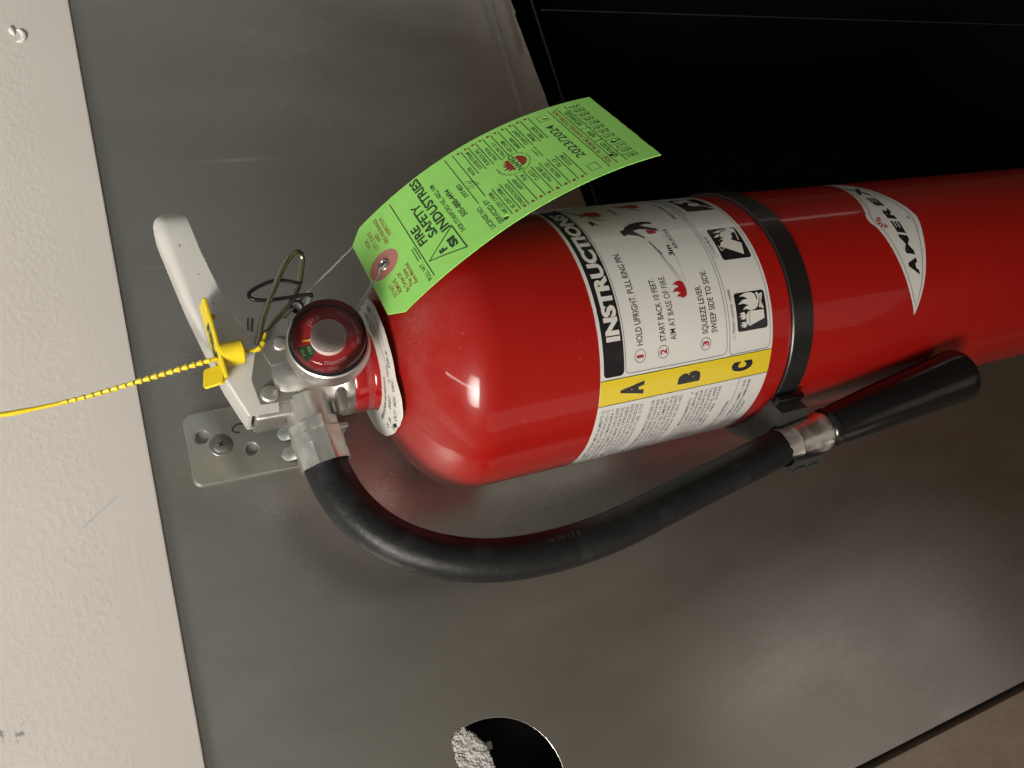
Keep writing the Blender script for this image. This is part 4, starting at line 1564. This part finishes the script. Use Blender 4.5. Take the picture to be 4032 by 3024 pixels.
tl('k', "NEW", 31.0, 37.4, 118.9, 2.3)
tl('k', "RECHARGED", 44.4, 60.5, 118.9, 2.3)
ln('k', 27.2, 116.6, 27.2, 120.9)
ln('k', 40.6, 116.6, 40.6, 120.9)
ln('k', 4.9, 121.1, 66.4, 120.8)
for i, s in enumerate(["DEC", "NOV", "OCT", "SEP", "AUG", "JUL", "JUN", "MAY", "APR", "MAR", "FEB", "JAN"]):
    u = 5.6 + 5.0 * i
    vs, fs = text_mesh(s, .012)
    lo, hi = cap_height(.012)
    mn, mxv = min(q[0] for q in vs), max(q[0] for q in vs)
    # set sideways, reading up towards the line
    P.raw('k', [(u + 3.6 - (q[1] - lo) / (hi - lo) * 2.3, 128.0 - (q[0] - mn) / (mxv - mn) * 5.6) for q in vs], fs, .22)
    if i:
        ln('k', u - .45, 121.4, u - .45, 128.2, .35)
P.build(card, {'b': "brown_lettering", 'k': "black_lettering", 'r': "dark_red_print", 'g': "green_lettering", 'c': "emblem_banner"}, {'b': m_brownink, 'k': m_greenink, 'r': m_tagred, 'g': mat("mid_green_ink", (.06, .20, .05), .6), 'c': m_tag})
# reinforcement patch and eyelet
bm = bmesh.new()
ri = [bm.verts.new(on_tag(*p, .20)) for p in circ(35.0, 5.4, 2.5, 36)]
rm = [bm.verts.new(on_tag(*p, .22)) for p in circ(35.0, 5.4, 5, 36)]
ro2 = [bm.verts.new(on_tag(*p, .20)) for p in circ(35.0, 5.4, 8.2, 36)]
for A, B in ((ri, rm), (rm, ro2)):
    for k in range(36):
        bm.faces.new((A[k], A[(k + 1) % 36], B[(k + 1) % 36], B[k]))
bmesh.ops.recalc_face_normals(bm, faces=bm.faces)
obj("reinforcing_patch", bm, m_patch, tg, 40)
ec = on_tag(35.0, 5.2, .25)
en = (on_tag(35, 5.2, 1) - on_tag(35, 5.2, 0)).normalized()
bm = bmesh.new()
lathe(bm, [(.0017, -.0008), (.0018, .0002), (.0023, .0007), (.0029, .0005), (.0032, .0000)], ec, en, 32)
obj("eyelet", bm, m_eyelet, tg, 50)
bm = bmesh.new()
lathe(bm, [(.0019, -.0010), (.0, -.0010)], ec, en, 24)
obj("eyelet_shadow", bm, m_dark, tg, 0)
bm = bmesh.new()                              # single strand behind the tag to the handle
tube(bm, [(.0607, .0010, .0660), (.0393, -.004, .0918), (.0247, -.008, .1075)], .0005, 6)
tube(bm, [(.0247, -.008, .1075), (.0190, -.012, .1135)], .0007, 8)
obj("string", bm, m_thread, tg, 50)
for ph in (0, math.pi):                       # twisted pair from the eyelet to the neck
    bm = bmesh.new()
    A, B = on_tag(30.5, -3.0, .2), Vector((.0172, -.0270, .0790))
    pts = []
    for i in range(31):
        t_ = i / 30
        p = A + (B - A) * t_
        rr = .0007
        pts.append(p + Vector((math.cos(t_ * 16 + ph), 0, math.sin(t_ * 16 + ph))) * rr)
    tube(bm, pts, .0005, 6)
    obj("string", bm, m_thread, tg, 50)
bm = bmesh.new()
tube(bm, catmull([on_tag(30.4, -3.4, .1), on_tag(31.6, 1.2, .6), on_tag(33.2, 3.6, 1.1), on_tag(35.0, 5.0, -.5)], 6), .0003, 6)
tube(bm, catmull([on_tag(33.2, 3.4, 1.1), on_tag(32.6, 4.8, 1.2), on_tag(33.4, 6.4, 1.0), on_tag(35.0, 5.6, -.5)], 6), .0003, 6)
obj("string", bm, m_thread, tg, 50)

# ================================================================== TAMPER SEAL
ts = root("tamper_seal", "yellow plastic pull seal with a barbed tail threaded through the pin hole of the lever", "tamper seal", (.012, -.021, .130))
bm = bmesh.new()
Mf = Matrix.Translation((.0165, -.0205, .1362)) @ Matrix.Rotation(R_(-4), 4, 'Y') @ Matrix.Rotation(R_(9), 4, 'X')
me = plate(rrect(-.0172, -.0050, .0172, .0054, .0012), [], .0013, .0003, Mf)
fp = obj("flag_plate", me, m_yplast, ts, 35)
bm = bmesh.new()
me = plate(rrect(-.0060, -.0040, .0032, .0046, .0016), [], .0012, .0003, Matrix.Translation((.0030, -.0200, .1383)) @ Matrix.Rotation(R_(60), 4, 'X') @ Matrix.Rotation(R_(20), 4, 'Y'))
obj("seal_ear", me, m_yplast, ts, 35)
bm = bmesh.new()
lathe(bm, [(0, 0), (.0046, 0), (.0050, .0005), (.0052, .0088), (.0047, .0094), (.0030, .0094), (.0028, .0060), (0, .0060)], (.0098, -.0206, .1352), (.06, .02, -1), 28, lambda a, h: 1 + .10 * math.cos(2 * a + .6))
obj("seal_barrel", bm, m_yplast, ts, 30)
bm = bmesh.new()
lathe(bm, [(.0012, 0), (.0012, .0012), (.0008, .0018), (0, .0020)], (.0262, -.0215, .1356), (0, -.25, -1), 16)
obj("seal_peg", bm, m_yplast, ts, 40)


class FlagMap:
    pass


def on_flag(x, y, off):
    return Mf @ Vector((x / 1000, y / 1000, +.00068 + off / 1000))


P = Print(on_flag, 0)
P.text('k', "FSI", -8.0, 7.0, -2.6, 5.0, .05, .05)
P.build(fp, {'k': "seal_lettering"}, {'k': m_greenink})
tail = catmull([(.0171, -.0186, .1158), (.0128, -.0192, .1178), (.0107, -.0195, .1201), (.0100, -.020, .1270), (.0086, -.0205, .1387), (.0043, -.0205, .1661), (.0026, -.0203, .1770), (.0011, -.020, .1897), (.0000, -.020, .2061), (.0003, -.020, .2160), (.0011, -.020, .2300)], 10)
bm = bmesh.new()
tube(bm, tail, .00085, 10, True, lambda t: .00075 if t < .78 else .00095)
tl_o = obj("seal_tail", bm, m_yplast, ts, 50)
acc = [0]
for A, B in zip(tail, tail[1:]):
    acc.append(acc[-1] + (B - A).length)
s = .0045
while s < .081:
    i = max(j for j in range(len(acc)) if acc[j] <= s)
    p = tail[i] + (tail[i + 1] - tail[i]) * ((s - acc[i]) / (acc[i + 1] - acc[i]))
    d_ = (tail[i + 1] - tail[i]).normalized()
    if not (.0095 < s < .0245):
        bm = bmesh.new()
        k = 1.0 if s < .060 else max(.72, 1 - (s - .060) * 11)
        lathe(bm, [(0, .0), (.00142 * k, .0001), (.00142 * k, .0004), (.0010 * k, .0017), (.0007, .0026), (0, .0026)], p, d_, 12, lambda a, h: 1 + .2 * math.cos(2 * a))
        obj("tail_barb", bm, m_yplast, tl_o, 30)
    s += .00285
